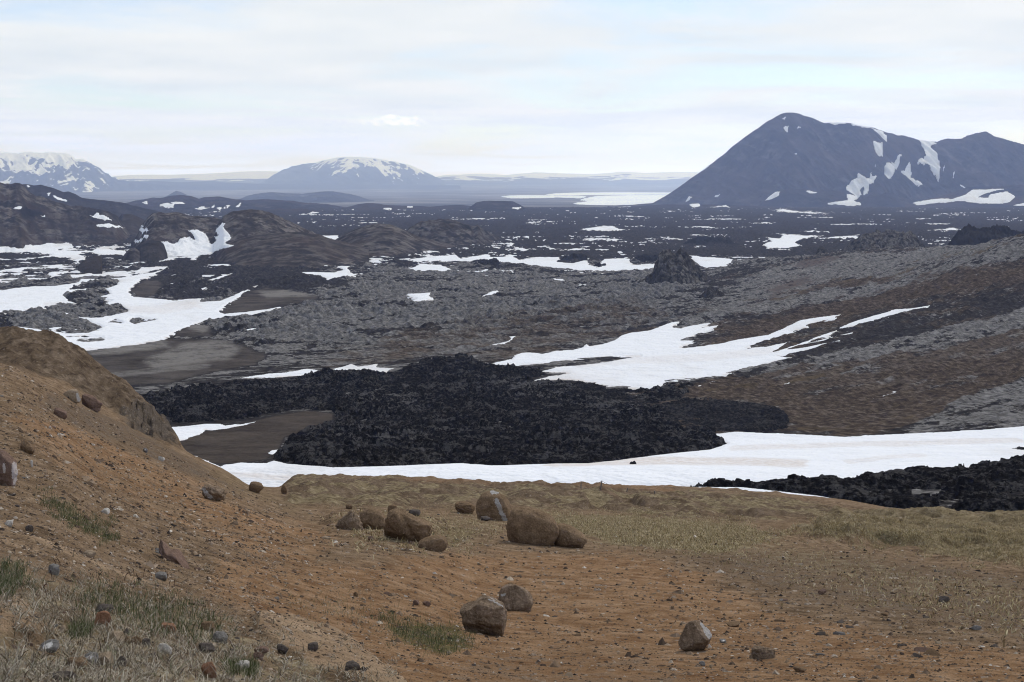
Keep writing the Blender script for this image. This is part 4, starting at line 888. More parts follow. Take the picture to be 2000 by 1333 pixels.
snow_on(mt, polys_sd(mt, [[(1340,392),(1352,385),(1346,392)],[(1396,384),(1406,381),(1402,385)],[(1876,366),(1900,368),(1890,370)],[(1553,297),(1556,296),(1555,299)],[(1842,326),(1844,321),(1843,328)],[(1861,341),(1864,336),(1862,344)],[(1704,316),(1710,313),(1709,322)],[(1365,333),(1385,325),(1372,334)]], wob=.5, ys=1.0), 'snow', M_SNOW, 5, soft_px=1.5, kind='structure')
fh = hill('foothill', [(1440,412),(1480,403),(1500,388),(1520,374),(1545,369),(1570,370),(1590,376),(1610,376),(1635,373),(1660,380),(1680,390),(1710,383),(1730,377),(1750,380),(1770,388),(1800,400),(1830,408)], 7000, 260, 400, H_MTN, nrow=80, rough=9, rscale=60, gully=9, gscale=40, seed=930, kind='structure', label='dark hummocky foothill in front of the large mountain', cover=lambda px, py, n: (n * 0, .3 + n, .3 + n))
patches(fh, 'snow lying in the gaps of the dark foothill', [[(1480,390),(1500,381),(1512,376),(1523,376),(1520,382),(1505,389),(1490,392)],[(1617,397),(1640,395),(1657,393),(1655,381),(1672,380),(1686,383),(1665,393),(1682,400),(1660,402)],[(1575,374),(1595,377),(1585,378)]], 2.0, 4)
sp = hill('foothill', [(1760,405),(1800,392),(1850,380),(1890,366),(1940,364),(2000,362),(2100,358),(2300,352)], 6900, 500, 600, H_MTN, nrow=80, rough=7, rscale=90, seed=950, power=1.3, kind='structure', label='brown shelf at the foot of the mountain on the right edge', cover=lambda px, py, n: (n * 0, .8 + n, n * 0))
patches(sp, 'curling snow patch on the brown shelf below the mountain', [[(1783,397),(1840,388),(1860,389),(1888,380),(1900,372),(1930,371),(1960,369),(1925,377),(1905,386),(1930,388),(1935,380),(1968,375),(1982,385),(1972,395),(1930,398),(1880,393),(1840,396),(1790,400)],[(1978,402),(2000,399),(2100,400),(2100,406),(1990,405)]], 2.0, 4)
ap = hill('foothill', [(1170,416),(1230,404),(1300,400),(1400,400),(1500,404),(1600,408),(1700,410),(1850,404),(2000,402),(2300,400)], 6500, 420, 300, H_MTN, nrow=50, rough=5, rscale=90, seed=970, power=1.5, kind='structure', label='gentle dark apron along the base of the mountain', cover=lambda px, py, n: (n * 0, .4 + n, .2 + n))
patches(ap, 'snow on the apron at the left foot of the mountain', [[(1320,392),(1345,390),(1370,393),(1366,404),(1352,405),(1345,398)],[(1380,407),(1400,405),(1418,402),(1425,407),(1470,408),(1440,410),(1390,410)],[(1205,407),(1222,404),(1235,406),(1215,409)]], 2.0, 4)

# the frozen lake beyond
def lake():
    n = NT('lake_ice'); f = n.noise(0.0008, 5)
    n.b.inputs['Roughness'].default_value = 0.6
    m = n.done(n.ramp(f, (0.3, (0.70, 0.76, 0.82)), (0.7, (0.86, 0.89, 0.92))))
    D = np.linspace(8800, 23500, 420); px = np.arange(930, 1500, 1.95)
    s = Sheet(px, D, VALLEY.grid(px, D)); sx = s.PX + 9 * fbm(s.X / 160., s.Y / 240., 4, 990); sy = s.py + .7 * fbm(s.X / 160. + 9, s.Y / 240., 4, 991)
    sd = np.full(sx.shape, -30.)
    for p in ([(985,384.5),(1030,383.6),(1080,384),(1078,386.3),(1000,387)], [(1072,380.5),(1120,378.2),(1210,377.6),(1300,378),(1500,378),(1500,379.6),(1250,380),(1160,380.5),(1085,382)],
              [(1140,391),(1165,385.5),(1230,383.5),(1300,383),(1500,382.5),(1500,402),(1230,401.5),(1170,400.5),(1125,398.5),(1180,396),(1160,394)], [(1085,385),(1140,385),(1130,387)], [(1145,405.5),(1200,405),(1200,407),(1150,407)]):
        sd = np.maximum(sd, sdf(p, sx, sy, 30, 4))
    for p in ([(1165,390.2),(1200,387.5),(1250,388),(1240,390),(1190,391),(1160,391.5)], [(1150,394.2),(1185,393.3),(1190,395),(1150,395.5)]): sd = np.minimum(sd, -sdf(p, sx, sy, 30, 4))
    s.z = s.zs + 8 + 8 * np.clip(sd / 3, -3, 1)
    s.emit('lake', m, mask=s.quadany(sd > -3), kind='structure')
lake()

# ------------------------------------------------------------------ crags standing in the lava
def crag(ridge, Dr, run, label, seed, amp, rs, group=None, cover=None, **kw):
    return hill('lava_crag', ridge, Dr, run, run * .9, H_CRAG, step=1.6, nrow=90, rough=amp * .5, rscale=rs, crag=amp, seed=seed, power=.95, cover=cover or (lambda px, py, n: (.35 + n, n * 0, .45 - n)), label=label, cat='rock crag', group=group or 'crags standing in the lava', **kw)
crag([(1225,575),(1250,552),(1272,536),(1280,518),(1286,500),(1296,492),(1308,488),(1318,491),(1330,487),(1340,495),(1348,508),(1362,524),(1378,538),(1392,548),(1408,558),(1425,575)], 1130, 50, 'jagged grey lava pinnacle standing at the left end of the right hillside', 1000, 4.2, 11,
     cover=lambda px, py, n: (.6 + 1.2 * n, .15 * soft([(1345,520),(1400,545),(1370,560)], px, py, 8), .7 * soft([(1270,520),(1300,510),(1330,535),(1345,575),(1300,580),(1270,560)], px, py, 16) - n))
crag([(1362,590),(1375,572),(1385,564),(1400,566),(1415,578),(1425,592),(1432,602)], 960, 22, 'small dark rock knob below the jagged pinnacle', 1010, 1.8, 6)
crag([(1630,500),(1650,482),(1672,466),(1690,456),(1705,452),(1722,455),(1740,452),(1760,450),(1775,452),(1788,460),(1800,475),(1815,492)], 1500, 90, 'broad twin peaked crag with pale moss behind the right hillside', 1020, 4.5, 16, cover=lambda px, py, n: (.75 + n, n * 0, .3 * (px < 1680)))
crag([(1850,480),(1862,465),(1872,452),(1885,445),(1892,441),(1900,446),(1915,447),(1930,443),(1950,442),(1970,446),(1990,452),(2030,458),(2100,470)], 1450, 80, 'black crag cresting the right hillside at the right edge', 1030, 4.5, 13, cover=lambda px, py, n: (.2 + n, n * 0, .9 + n))
crag([(1590,502),(1598,486),(1605,480),(1612,486),(1622,502)], 1420, 18, 'little round rock left of the twin peaked crag', 1040, 1.6, 6)
crag([(915,528),(925,512),(935,507),(955,508),(970,505),(978,515),(985,530)], 1480, 30, 'flat topped dark rock knob standing on the long snow band', 1050, 2.2, 8, cover=lambda px, py, n: (.1 + n, n * 0, .9 + n))
crag([(1145,540),(1152,525),(1165,516),(1180,516),(1190,528),(1196,540)], 1440, 26, 'small dark tower of rock in front of the long snow band', 1060, 2.6, 7, cover=lambda px, py, n: (.1 + n, n * 0, .9 + n))
crag([(1025,545),(1045,533),(1060,527),(1080,528),(1100,526),(1115,535),(1130,545)], 1400, 30, 'low broken crag left of the small rock tower', 1070, 2.2, 8)
crag([(1088,516),(1100,502),(1120,497),(1145,498),(1150,515)], 1560, 24, 'dark block of a lava wall between the lobes of the snow band', 1080, 2.2, 8, cover=lambda px, py, n: (.1 + n, n * 0, .9 + n))
crag([(1232,520),(1240,503),(1260,497),(1285,499),(1300,515)], 1540, 24, 'dark lava wall behind the right end of the snow band', 1090, 2.2, 8, cover=lambda px, py, n: (.1 + n, n * 0, .9 + n))
crag([(590,522),(600,508),(612,503),(625,506),(640,515),(655,530)], 1560, 34, 'dark heap of lava left of the forked snow patch', 1100, 2.4, 9, cover=lambda px, py, n: (.1 + n, n * 0, .9 + n))
crag([(1330,482),(1345,470),(1365,464),(1400,463),(1425,468),(1440,482)], 2000, 40, 'dark broken lava ridge beyond the pinnacle', 1110, 3, 12, cover=lambda px, py, n: (.1 + n, n * 0, .9 + n))
crag([(676,540),(685,531),(700,527),(715,530),(725,540)], 1500, 20, 'dark lump of lava inside the forked snow patch', 1120, 1.8, 7, cover=lambda px, py, n: (.1 + n, n * 0, .9 + n))
crag([(1227,912),(1231,903),(1236,900),(1241,901),(1244,908),(1250,912)], 268, 1.6, 'small black lava block alone on the lower snowfield', 1130, .25, .8, cover=lambda px, py, n: (n * 0, n * 0, n * 0 + 1))
crag([(1216,922),(1221,918),(1229,917),(1231,922)], 258, .9, 'black stone pair lying on the lower snowfield', 1140, .1, .5, cover=lambda px, py, n: (n * 0, n * 0, n * 0 + 1))

# ------------------------------------------------------------------ boulders and stones
def near_zv(px, D):
    j = np.clip(np.searchsorted(near.px, px) - 1, 0, len(near.px) - 2); i = np.clip(np.searchsorted(near.D, D) - 1, 0, len(near.D) - 2)
    u = (px - near.px[j]) / (near.px[j + 1] - near.px[j]); v = (D - near.D[i]) / (near.D[i + 1] - near.D[i]); z = near.z
    return (z[i, j] * (1 - u) + z[i, j + 1] * u) * (1 - v) + (z[i + 1, j] * (1 - u) + z[i + 1, j + 1] * u) * v
import bmesh
_ico = {}
def ico(sub):
    if sub not in _ico:
        bm = bmesh.new(); bmesh.ops.create_icosphere(bm, subdivisions=sub, radius=1.0)
        V = np.array([v.co[:] for v in bm.verts]); Q = np.array([[v.index for v in f.verts] for f in bm.faces]); bm.free()
        _ico[sub] = (V, Q)
    return _ico[sub]
def n3(V, sc, seed, o=4):
    return (fbm(V[:, 0] * sc + V[:, 2] * .37 * sc, V[:, 1] * sc - V[:, 2] * .61 * sc, o, seed) + fbm(V[:, 2] * sc + 5, V[:, 0] * sc * .7 - V[:, 1] * sc * .7, o, seed + 3) + fbm(V[:, 1] * sc + 2, V[:, 2] * sc, o, seed + 6)) / 1.8
def mat_rock(name, c0, c1, white=(0.43, 0.41, 0.385), scale=3.0):
    n = NT(name); a = n.attr('w'); f = n.noise(scale, 8, 0.7); g = n.noise(scale * 6, 5, 0.7); v = n.vor(scale * 9)
    c = n.ramp(f, (0.3, c0), (0.7, c1))
    c = n.mix(n.rng(g, 0.5, 0.75, 0, 0.6), c, tuple(min(1, q * 1.7) for q in c1)); c = n.mix(n.rng(g, 0.48, 0.3, 0, 0.6), c, tuple(q * .5 for q in c0))
    c = n.mix(n.rng(n.math('ADD', a[0], n.math('MULTIPLY', n.math('SUBTRACT', g, 0.5), 3.0)), 0.55, 0.72), c, white)
    h = n.bump(f, 0.8, 0.25 / scale); h = n.bump(g, 0.9, 0.06 / scale * 3, h)
    return n.done(c, h)
R_BOULDER = mat_rock('brown_boulder', (0.125, 0.084, 0.051), (0.285, 0.200, 0.128), scale=2.5)
R_CRUST = mat_rock('crusted_boulder', (0.115, 0.079, 0.051), (0.330, 0.250, 0.180), scale=4.0)
R_DARK = mat_rock('dark_stone', (0.060, 0.050, 0.045), (0.145, 0.122, 0.105), (0.35, 0.34, 0.32), 12.0)
R_BROWN = mat_rock('brown_stone', (0.110, 0.070, 0.042), (0.225, 0.155, 0.098), (0.4, 0.37, 0.33), 12.0)
R_TAN = mat_rock('tan_stone', (0.21, 0.155, 0.10), (0.38, 0.30, 0.215), (0.5, 0.47, 0.43), 12.0)
R_RUST = mat_rock('rusty_stone', (0.17, 0.085, 0.050), (0.29, 0.165, 0.105), (0.45, 0.4, 0.36), 12.0)
R_GREY = mat_rock('lichen_stone', (0.11, 0.10, 0.092), (0.26, 0.245, 0.225), (0.6, 0.58, 0.55), 14.0)
R_PALE = mat_rock('pale_stone', (0.36, 0.32, 0.27), (0.60, 0.56, 0.50), (0.75, 0.73, 0.7), 12.0)
R_RED = mat_rock('reddish_stone', (0.115, 0.075, 0.056), (0.22, 0.150, 0.118), (0.45, 0.4, 0.37), 12.0)
def rock_verts(seed, sub, half, box=0.0, cuts=6, rough=.06, cutd=(.62, .95), warp=None):
    V, Q = ico(sub); V = V.copy(); r = random.Random(seed)
    if box:
        m = np.abs(V).max(1, keepdims=True); V = V * (1 - box) + (V / m) * .82 * box
    for _ in range(cuts):
        nrm = np.array([r.gauss(0, 1), r.gauss(0, 1), r.gauss(0, .8)]); nrm /= np.linalg.norm(nrm); d = r.uniform(*cutd)
        e = V @ nrm - d; V = V - np.outer(np.where(e > 0, e * .85, 0), nrm)
    V = V * (1 + rough * 2.2 * n3(V, 1.3, seed) [:, None] + rough * n3(V, 4.5, seed + 1)[:, None] + rough * .6 * n3(V, 11, seed + 2)[:, None])
    if warp: V = warp(V)
    lo, hi = V.min(0), V.max(0)
    V = (V - (lo + hi) / 2) / ((hi - lo) / 2) * np.array(half)
    return V, Q
def put_rock(name, bbox, mat, seed, label=None, cat='boulder', group=None, depth=.85, sub=5, box=.25, cuts=6, rough=.06, cutd=(.62, .95), sink=.32, warp=None, white=None, yaw=0.0, lift=0.0, over=None, D=None):
    x0, y0, x1, y1 = bbox; pc = (x0 + x1) / 2
    D = D or near_hit(pc, y1 + lift)
    if D is None: return None
    hx = (x1 - x0) / 2 / F * D; hz = (y1 - y0) / 2 / F * D * (1 + sink); hy = hx * depth
    Dc = D + hy * .7
    V, Q = rock_verts(seed, sub, (hx * Dc / D, hy, hz), box, cuts, rough, cutd, warp)
    W = np.zeros((len(V), 3))
    V = V + 0
    if white:
        u = V[:, 0] / hx; v = V[:, 2] / hz; y = V[:, 1] / hy
        for kind, a, b, w in white:
            q = np.array(a, float), np.array(b, float); e = q[1] - q[0]
            t = np.clip(((u - q[0][0]) * e[0] + (v - q[0][1]) * e[1]) / (e @ e + 1e-9), 0, 1)
            d = np.hypot(u - q[0][0] - t * e[0], v - q[0][1] - t * e[1])
            W[:, 0] = np.maximum(W[:, 0], sstep(w * 1.25, w * .5, d) * (y < (.55 if kind == 'f' else 2)))
    top = (YH - y0) / F * D                      # height of the top edge
    c = np.array([(pc - PXC) / F * Dc, Dc, top - hz * .98])
    o = mesh_np(name, V, Q, mat, {'w': W}, label=label, cat=cat, group=group)
    o.location = c
    return o
GB = 'brown boulders lying in the hollow'
def taper(k=.25, lean=0.0, flat=0.0):
    def f(V):
        V = V.copy(); s_ = 1 - k * V[:, 2]; V[:, 0] = V[:, 0] * s_ + lean * V[:, 2]; V[:, 1] *= s_
        if flat: V[:, 2] = np.where(V[:, 2] < -flat, -flat + (V[:, 2] + flat) * .2, V[:, 2])
        return V
    return f
def slopeR(k):                                   # high on the left, falling to the right
    def f(V):
        V = V.copy(); up = V[:, 2] > -.4; V[:, 2] = np.where(up, (V[:, 2] + .4) * (1 - k * (V[:, 0] + .25)) - .4, V[:, 2]); return V
    return f
put_rock('boulder', (929, 964, 1002, 1016), R_BOULDER, 1, 'brown boulder farthest back, with a broad white streak down its right side', group=GB, warp=taper(.18, -.08), white=[('f', (.12, .6), (.62, -.6), .15), ('f', (-.15, .97), (.2, .97), .10)], cuts=7)
put_rock('boulder', (988, 996, 1093, 1063), R_BOULDER, 3, 'largest rounded brown boulder, in front of the white streaked one', group=GB, box=.15, cuts=4, cutd=(.8, 1.0), rough=.045, warp=slopeR(.22), depth=.7)
put_rock('boulder', (1079, 1028, 1147, 1069), R_BOULDER, 4, 'smooth brown boulder leaning against the right end of the largest boulder', group=GB, box=.1, cuts=3, cutd=(.85, 1.0), rough=.035, warp=slopeR(.42))
put_rock('boulder', (749, 1001, 845, 1056), R_BOULDER, 8, 'big lobed brown boulder split by a crack, left of the middle', group=GB, box=.25, cuts=5, rough=.10, warp=lambda V: slopeR(.25)(V * (1 - .22 * np.exp(-((V[:, 0:1] - .12 + .35 * V[:, 2:3]) / .16) ** 2) * (V[:, 1:2] < .4) * np.array([[0, 1, .45]]))), depth=.7)
put_rock('boulder', (702, 998, 756, 1033), R_BOULDER, 12, 'smaller rounded boulder touching the left side of the lobed boulder', group=GB, box=.15, cuts=4, rough=.07, sink=.5)
put_rock('boulder', (655, 1000, 709, 1034), R_CRUST, 15, 'crumbling brown earth mound at the left end of the boulder row', group=GB, cat='mound', box=.1, cuts=6, rough=.2, warp=slopeR(-.35), sink=.7)
put_rock('boulder', (815, 1051, 875, 1076), R_BOULDER, 18, 'low flat brown boulder half sunk below the lobed boulder', group=GB, box=.1, cuts=3, rough=.05, warp=slopeR(-.25), sink=.3)
put_rock('boulder', (898, 1173, 991, 1239), R_CRUST, 21, 'blocky brown boulder with a pale crusted top, nearest in the middle', group=GB, box=.5, cuts=12, cutd=(.62, 1.0), rough=.085, warp=slopeR(.12), white=[('f', (-.92, .5), (-.75, .85), .07), ('a', (.2, .93), (.9, .62), .03)], depth=.8, sink=.22)
put_rock('boulder', (972, 1148, 1042, 1192), R_CRUST, 24, 'half buried brown boulder just behind the blocky one', group=GB, box=.05, cuts=4, rough=.06, warp=slopeR(.22), white=[('f', (-.8, .45), (-.6, .5), .07)], sink=.55)
put_rock('boulder', (1324, 1217, 1391, 1270), R_CRUST, 28, 'peaked brown boulder with a white patch on its upper right, alone on orange soil', group=GB, box=.35, cuts=10, cutd=(.55, .85), rough=.06, warp=taper(.42, -.12), white=[('f', (.35, .75), (.5, .5), .09), ('f', (.6, .35), (.88, 0), .17)], sink=.15)
put_rock('rubble_mound', (1464, 1268, 1516, 1288), R_CRUST, 31, 'low crumbling mound of earth right of the white patched boulder', cat='mound', box=.1, cuts=5, rough=.2, sink=1.2)
put_rock('rock', (-18, 880, 33, 948), R_RED, 34, 'reddish rock with a white right edge jutting in at the left border', cat='rock', box=.55, cuts=6, rough=.08, white=[('f', (.9, .5), (.95, -.5), .13), ('f', (.25, .35), (.3, .1), .12)], warp=slopeR(.3))
put_rock('rock', (393, 951, 441, 977), R_CRUST, 37, 'pale weathered rock poking from the edge of the left slope', cat='rock', box=.3, cuts=8, rough=.16, warp=slopeR(.3), white=[('f', (-.8, .6), (-.1, -.2), .25)])
put_rock('rock', (308, 1060, 372, 1100), R_RED, 41, 'long reddish brown slab slanting down the left slope', cat='rock', box=.4, cuts=7, rough=.08, warp=lambda V: np.stack([V[:, 0], V[:, 1], V[:, 2] * .5 - V[:, 0] * .8 + .12 * np.sin(V[:, 0] * 7)], -1), depth=.9, sink=.9)
put_rock('rock', (486, 943, 516, 962), R_BROWN, 43, 'dark brown rock on the skyline of the left slope beside the snow', cat='rock', box=.2, cuts=4, rough=.06, warp=slopeR(.2))
put_rock('rock', (549, 948, 561, 965), R_BROWN, 46, 'small upright stub of brown rock where the slope meets the turf', cat='rock', box=.4, cuts=5, rough=.1)
put_rock('rock', (888, 983, 928, 1003), R_BROWN, 49, 'low broken brown rocks left of the white streaked boulder', cat='rock', box=.4, cuts=8, rough=.15)
put_rock('rock', (757, 988, 777, 1001), R_BROWN, 52, 'small upright rock perched behind the lobed boulder', cat='rock', box=.5, cuts=6, rough=.07)
put_rock('rock', (798, 997, 822, 1008), R_DARK, 55, 'flat dark rock right behind the top of the lobed boulder', cat='rock', box=.4, cuts=6, rough=.08)
put_rock('rock', (675, 986, 689, 994), R_BROWN, 57, 'small rock behind the crumbling mound', cat='rock', box=.4, cuts=6, rough=.08)
put_rock('rock', (160, 770, 200, 800), R_RED, 60, 'dark reddish rock standing out below the left hump', cat='rock', box=.3, cuts=7, rough=.12, warp=slopeR(.4))
put_rock('rock', (125, 762, 158, 784), R_TAN, 63, 'tan boulder with a pale right edge high on the left slope', cat='rock', box=.3, cuts=7, rough=.08, white=[('f', (.7, .4), (.9, -.6), .16)])
put_rock('rock', (105, 798, 132, 816), R_RED, 66, 'slanting dark brown slab high on the left slope', cat='rock', box=.4, cuts=6, rough=.08, warp=slopeR(.4))
put_rock('rock', (40, 862, 68, 885), R_BROWN, 69, 'brown slab with a pale left corner near the left border', cat='rock', box=.4, cuts=6, rough=.08, warp=slopeR(.5))
SM = [ # px, py of the foot, width, height in photo pixels, material, words
 (201,1222,32,25,R_RUST,'rounded orange stone in dry grass, largest of the orange ones'),(203,1200,35,16,R_DARK,'long dark stone just behind the rounded orange stone'),(121,1236,18,12,R_TAN,'small tan stone at the edge of the clay on the left'),
 (96,1274,40,19,R_GREY,'wide grey stone in short grass at the lower left'),(226,1256,33,20,R_TAN,'tan stone below the orange stone'),(248,1258,15,14,R_BROWN,'small brown stone squeezed between two tan stones'),
 (267,1260,21,15,R_BROWN,'brown stone second in the row below the orange stone'),(286,1261,18,12,R_DARK,'small dark stone at the right end of the row'),(329,1234,30,14,R_RUST,'low rusty stone in the middle of the dry grass'),
 (406,1232,27,15,R_BROWN,'sharp topped brown stone in dry grass'),(429,1256,32,19,R_GREY,'lichen spotted grey stone with a flat top'),(404,1274,34,14,R_DARK,'wide dark stone left below the lichen spotted one'),
 (511,1277,30,12,R_RED,'flat reddish stone by the clay blister'),(504,1288,22,12,R_RED,'smaller reddish stone just below the flat reddish one'),(552,1275,23,15,R_DARK,'dark rounded stone on the clay blister, left of two'),(611,1271,21,13,R_DARK,'dark angular stone on the clay blister, right of two'),
 (322,1276,28,18,R_PALE,'whitish lichen covered stone in dry grass'),(408,1323,30,26,R_RUST,'rusty stone with a dark right side near the bottom edge'),(472,1308,32,15,R_PALE,'pale flat stone near the bottom edge'),(177,1294,30,17,R_GREY,'grey stone in the heap at the lower left'),
 (206,1298,31,21,R_TAN,'tan stone in the middle of the heap at the lower left'),(150,1306,42,18,R_BROWN,'long brown stone in front of the heap at the lower left'),(238,1299,22,16,R_DARK,'dark stone at the right of the heap at the lower left'),(133,1316,24,12,R_TAN,'small pale tan stone below the long brown stone'),
 (126,1331,42,16,R_DARK,'dark stone cut by the bottom edge at the left'),(688,1309,32,15,R_DARK,'dark stone at the foot of the clay bank near the bottom edge'),(247,1238,13,10,R_DARK,'tiny dark stone right of the orange stone'),(206,1003,18,9,R_PALE,'bright white flake on the left slope'),
 (17,1029,18,12,R_PALE,'pale stone at the left border above the clay'),(58,1037,15,10,R_DARK,'small dark stone right of the pale stone at the left border'),(315,1133,24,14,R_GREY,'greenish grey stone above the dry grass'),(175,1088,24,11,R_TAN,'tan stone at the upper edge of the clay'),
 (105,1122,22,18,R_GREY,'black and white speckled stone among grass stalks'),(813,1181,13,8,R_RED,'left one of two small red brown stones'),(834,1184,17,9,R_RED,'right one of two small red brown stones'),(965,1238,8,6,R_GREY,'small blue grey stone at the foot of the blocky boulder'),
 (726,1056,14,8,R_RED,'small reddish stone in front of the boulder row'),(755,1046,12,9,R_PALE,'black and white stone at the foot of the lobed boulder'),(948,1017,20,7,R_DARK,'dark flat stone below the white streaked boulder'),(1094,1066,16,7,R_DARK,'blue grey flat stone below the leaning boulder'),
 (1843,1176,22,10,R_DARK,'dark stone standing out on the gravel flat at the right'),(1606,1160,18,8,R_RED,'reddish flat stone on the gravel flat'),(1371,1301,13,8,R_GREY,'small grey stone below the white patched boulder'),(1562,1312,28,7,R_BROWN,'pair of flat brown flakes near the lower right'),
 (1432,1224,30,6,R_BROWN,'long flat flake of brown stone right of the white patched boulder'),(1412,1255,14,5,R_GREY,'small flat grey stone right of the white patched boulder'),(1906,1230,22,7,R_GREY,'pale reddish stone on the gravel at the far right'),(695,1165,10,8,R_BROWN,'small brown stone on the bare slope left of the two red stones'),
 (196,1272,0,0,None,''),(284,883,9,7,R_GREY,'small blue grey stone on the edge of the left slope'),(315,900,13,8,R_PALE,'split white stone on the edge of the left slope'),(62,911,5,12,R_PALE,'thin upright white splinter on the left slope'),(1960,1018,0,0,None,'')]
for i, (x, y, w, h, m, lab) in enumerate(SM):
    if not w: continue
    put_rock('stone', (x - w / 2, y - h, x + w / 2, y), m, 200 + i * 7, lab[0] + lab[1:], cat='stone', group='separate stones in the foreground', sub=4, box=.45, cuts=11, cutd=(.5, .85), rough=.09, sink=.45, white=[('f', (-.3, .3), (.2, .5), .3)] if m is R_GREY and i % 2 else None)

# countable loose stones, by the ground they lie on
ZONES = [('on the debris covered left slope', [(0,760),(120,770),(345,900),(500,985),(640,1110),(560,1180),(300,1080),(0,980)], 100, (.03, .085)),
         ('at the foot of the left slope', [(0,1120),(400,1180),(520,1250),(500,1330),(0,1330)], 60, (.014, .035)),
         ('around the boulder row', [(620,1000),(900,985),(1100,1075),(900,1090),(640,1070)], 24, (.06, .16)),
         ('on the orange flat in the middle', [(680,1100),(1300,1090),(1500,1200),(1480,1320),(950,1330),(760,1180)], 26, (.03, .075)),
         ('on the gravel flat to the right', [(1450,1070),(2000,1120),(2000,1300),(1600,1280),(1480,1180)], 40, (.05, .13))]
protos = {}
KINDS = [(R_DARK, 'dark'), (R_BROWN, 'brown'), (R_TAN, 'tan'), (R_GREY, 'grey'), (R_RED, 'reddish'), (R_PALE, 'pale')]
for k, (m, w) in enumerate(KINDS):
    for q in range(3):
        V, Q = rock_verts(900 + 10 * k + q, 3, (1, .8, .6), .45, 12, .10, (.5, .85))
        me_o = mesh_np('stone', V, Q, m, {'w': np.zeros((len(V), 3))}); col.objects.unlink(me_o); protos[(k, q)] = me_o
rs = random.Random(77)
def in_poly(P, x, y): return bool(seg_dist(P, np.array([x]), np.array([y]))[1][0])
for where, P, cnt, (s0, s1) in ZONES:
    xs = [p[0] for p in P]; ys = [p[1] for p in P]; made = 0
    while made < cnt:
        x = rs.uniform(min(xs), max(xs)); y = rs.uniform(min(ys), max(ys))
        if not in_poly(P, x, y): continue
        D = near_hit(x, y)
        if D is None: made += 1; continue
        k = rs.choices(range(6), (5, 7, 3, 2, 3, .7) if 'gravel' not in where else (9, 4, 1, 3, 3, .4))[0]
        o = protos[(k, rs.randrange(3))].copy(); o.name = 'stone'
        sz = math.exp(rs.uniform(math.log(s0), math.log(s1))) * (.6 if k == 5 else 1)
        o.scale = (sz * rs.uniform(.8, 1.3), sz * rs.uniform(.8, 1.2), sz * rs.uniform(.5, .9))
        o.location = ((x - PXC) / F * D, D, near_z(x, D) + sz * .02); o.rotation_euler = (rs.uniform(-.3, .3), rs.uniform(-.3, .3), rs.uniform(0, 6.28))
        link(o, label='small %s stone %s' % (KINDS[k][1], where), cat='stone', group='small %s stones %s' % (KINDS[k][1], where)); made += 1

ORD = ['first', 'second', 'third', 'fourth', 'fifth', 'sixth', 'seventh', 'eighth', 'ninth', 'tenth', 'eleventh', 'twelfth', 'thirteenth', 'fourteenth', 'fifteenth', 'sixteenth', 'seventeenth', 'eighteenth', 'nineteenth', 'twentieth']
def ordinal(i): return ORD[i] if i < 20 else ('twenty-' if i < 29 else 'thirty-' if i < 39 else 'forty-') + ORD[(i - 20) % 10] if i % 10 != 9 else ('thirtieth' if i == 29 else 'fortieth')
def number_off(key):
    by = {}
    for o in col.objects:
        if o.get('label') and o.parent is None and key(o): by.setdefault(o['label'], []).append(o)
    for lab, os_ in by.items():
        if len(os_) < 2: continue
        for i, o in enumerate(sorted(os_, key=lambda o: o.location.x / o.location.y)):
            o['label'] = lab + ', ' + ('leftmost of its kind' if i == 0 else 'rightmost of its kind' if i == len(os_) - 1 else ordinal(i) + ' from the left')
number_off(lambda o: o.name.startswith('stone'))

# grit nobody could count
def gravel():
    rg = np.random.default_rng(5); N = 70000
    px = rg.uniform(-40, 2040, N); D = np.exp(rg.uniform(math.log(7.5), math.log(75), N))
    left = (px < 560) & (D > 14)
    keep = rg.random(N) < np.where(left, .95, np.where(px > 1300, .60, .42)); px, D = px[keep], D[keep]; left = left[keep]; n = len(px)
    size = np.exp(rg.normal(math.log(.0115), .5, n)) * np.clip(D / 16, .6, 2.6)
    base = np.array([(1, 0, 0), (0, 1, 0), (-1, 0, 0), (0, -1, 0), (0, 0, 1), (.5, .5, .6), (-.5, .4, .7)], float)
    Vb = np.array([(1, .1, 0), (.2, .9, .1), (-.9, .3, 0), (-.3, -.9, .1), (.7, -.6, 0), (.1, .1, .8), (.4, -.2, .65), (-.35, .2, .6)])
    Qb = np.array([(0, 1, 5), (1, 2, 7), (2, 3, 7), (3, 4, 6), (4, 0, 6), (0, 5, 6), (5, 1, 7), (5, 7, 6), (7, 3, 6)])
    a = rg.uniform(0, 6.28, n); ca, sa = np.cos(a), np.sin(a); st = rg.uniform(.6, 1.5, (n, 3)) * size[:, None]; st[:, 2] *= .8
    W = Vb[None] * st[:, None, :] + rg.normal(0, .12, (n, 8, 3)) * size[:, None, None]
    X = W[..., 0] * ca[:, None] - W[..., 1] * sa[:, None]; Y = W[..., 0] * sa[:, None] + W[..., 1] * ca[:, None]
    z = near_zv(px, D)
    V = np.stack([X + ((px - PXC) / F * D)[:, None], Y + D[:, None], W[..., 2] + (z - size * .1)[:, None]], -1).reshape(-1, 3)
    Q = (Qb[None] + (np.arange(n) * 8)[:, None, None]).reshape(-1, 3)
    t = np.repeat(rg.random(n), 8); A = np.stack([t, t, t], -1)
    nn = NT('grit'); at = nn.attr('a'); f = nn.noise(60, 3)
    c = nn.ramp(at[0], (0.0, (0.030, 0.026, 0.025)), (0.22, (0.105, 0.076, 0.055)), (0.6, (0.22, 0.155, 0.102)), (0.86, (0.29, 0.225, 0.165)), (0.97, (0.38, 0.32, 0.25)), (1.0, (0.58, 0.53, 0.46)))
    mesh_np('gravel', V, Q, nn.done(c), {'a': A}, smooth=False, kind='stuff', label='loose grit and small chips scattered over the soil', cat='gravel')
gravel()

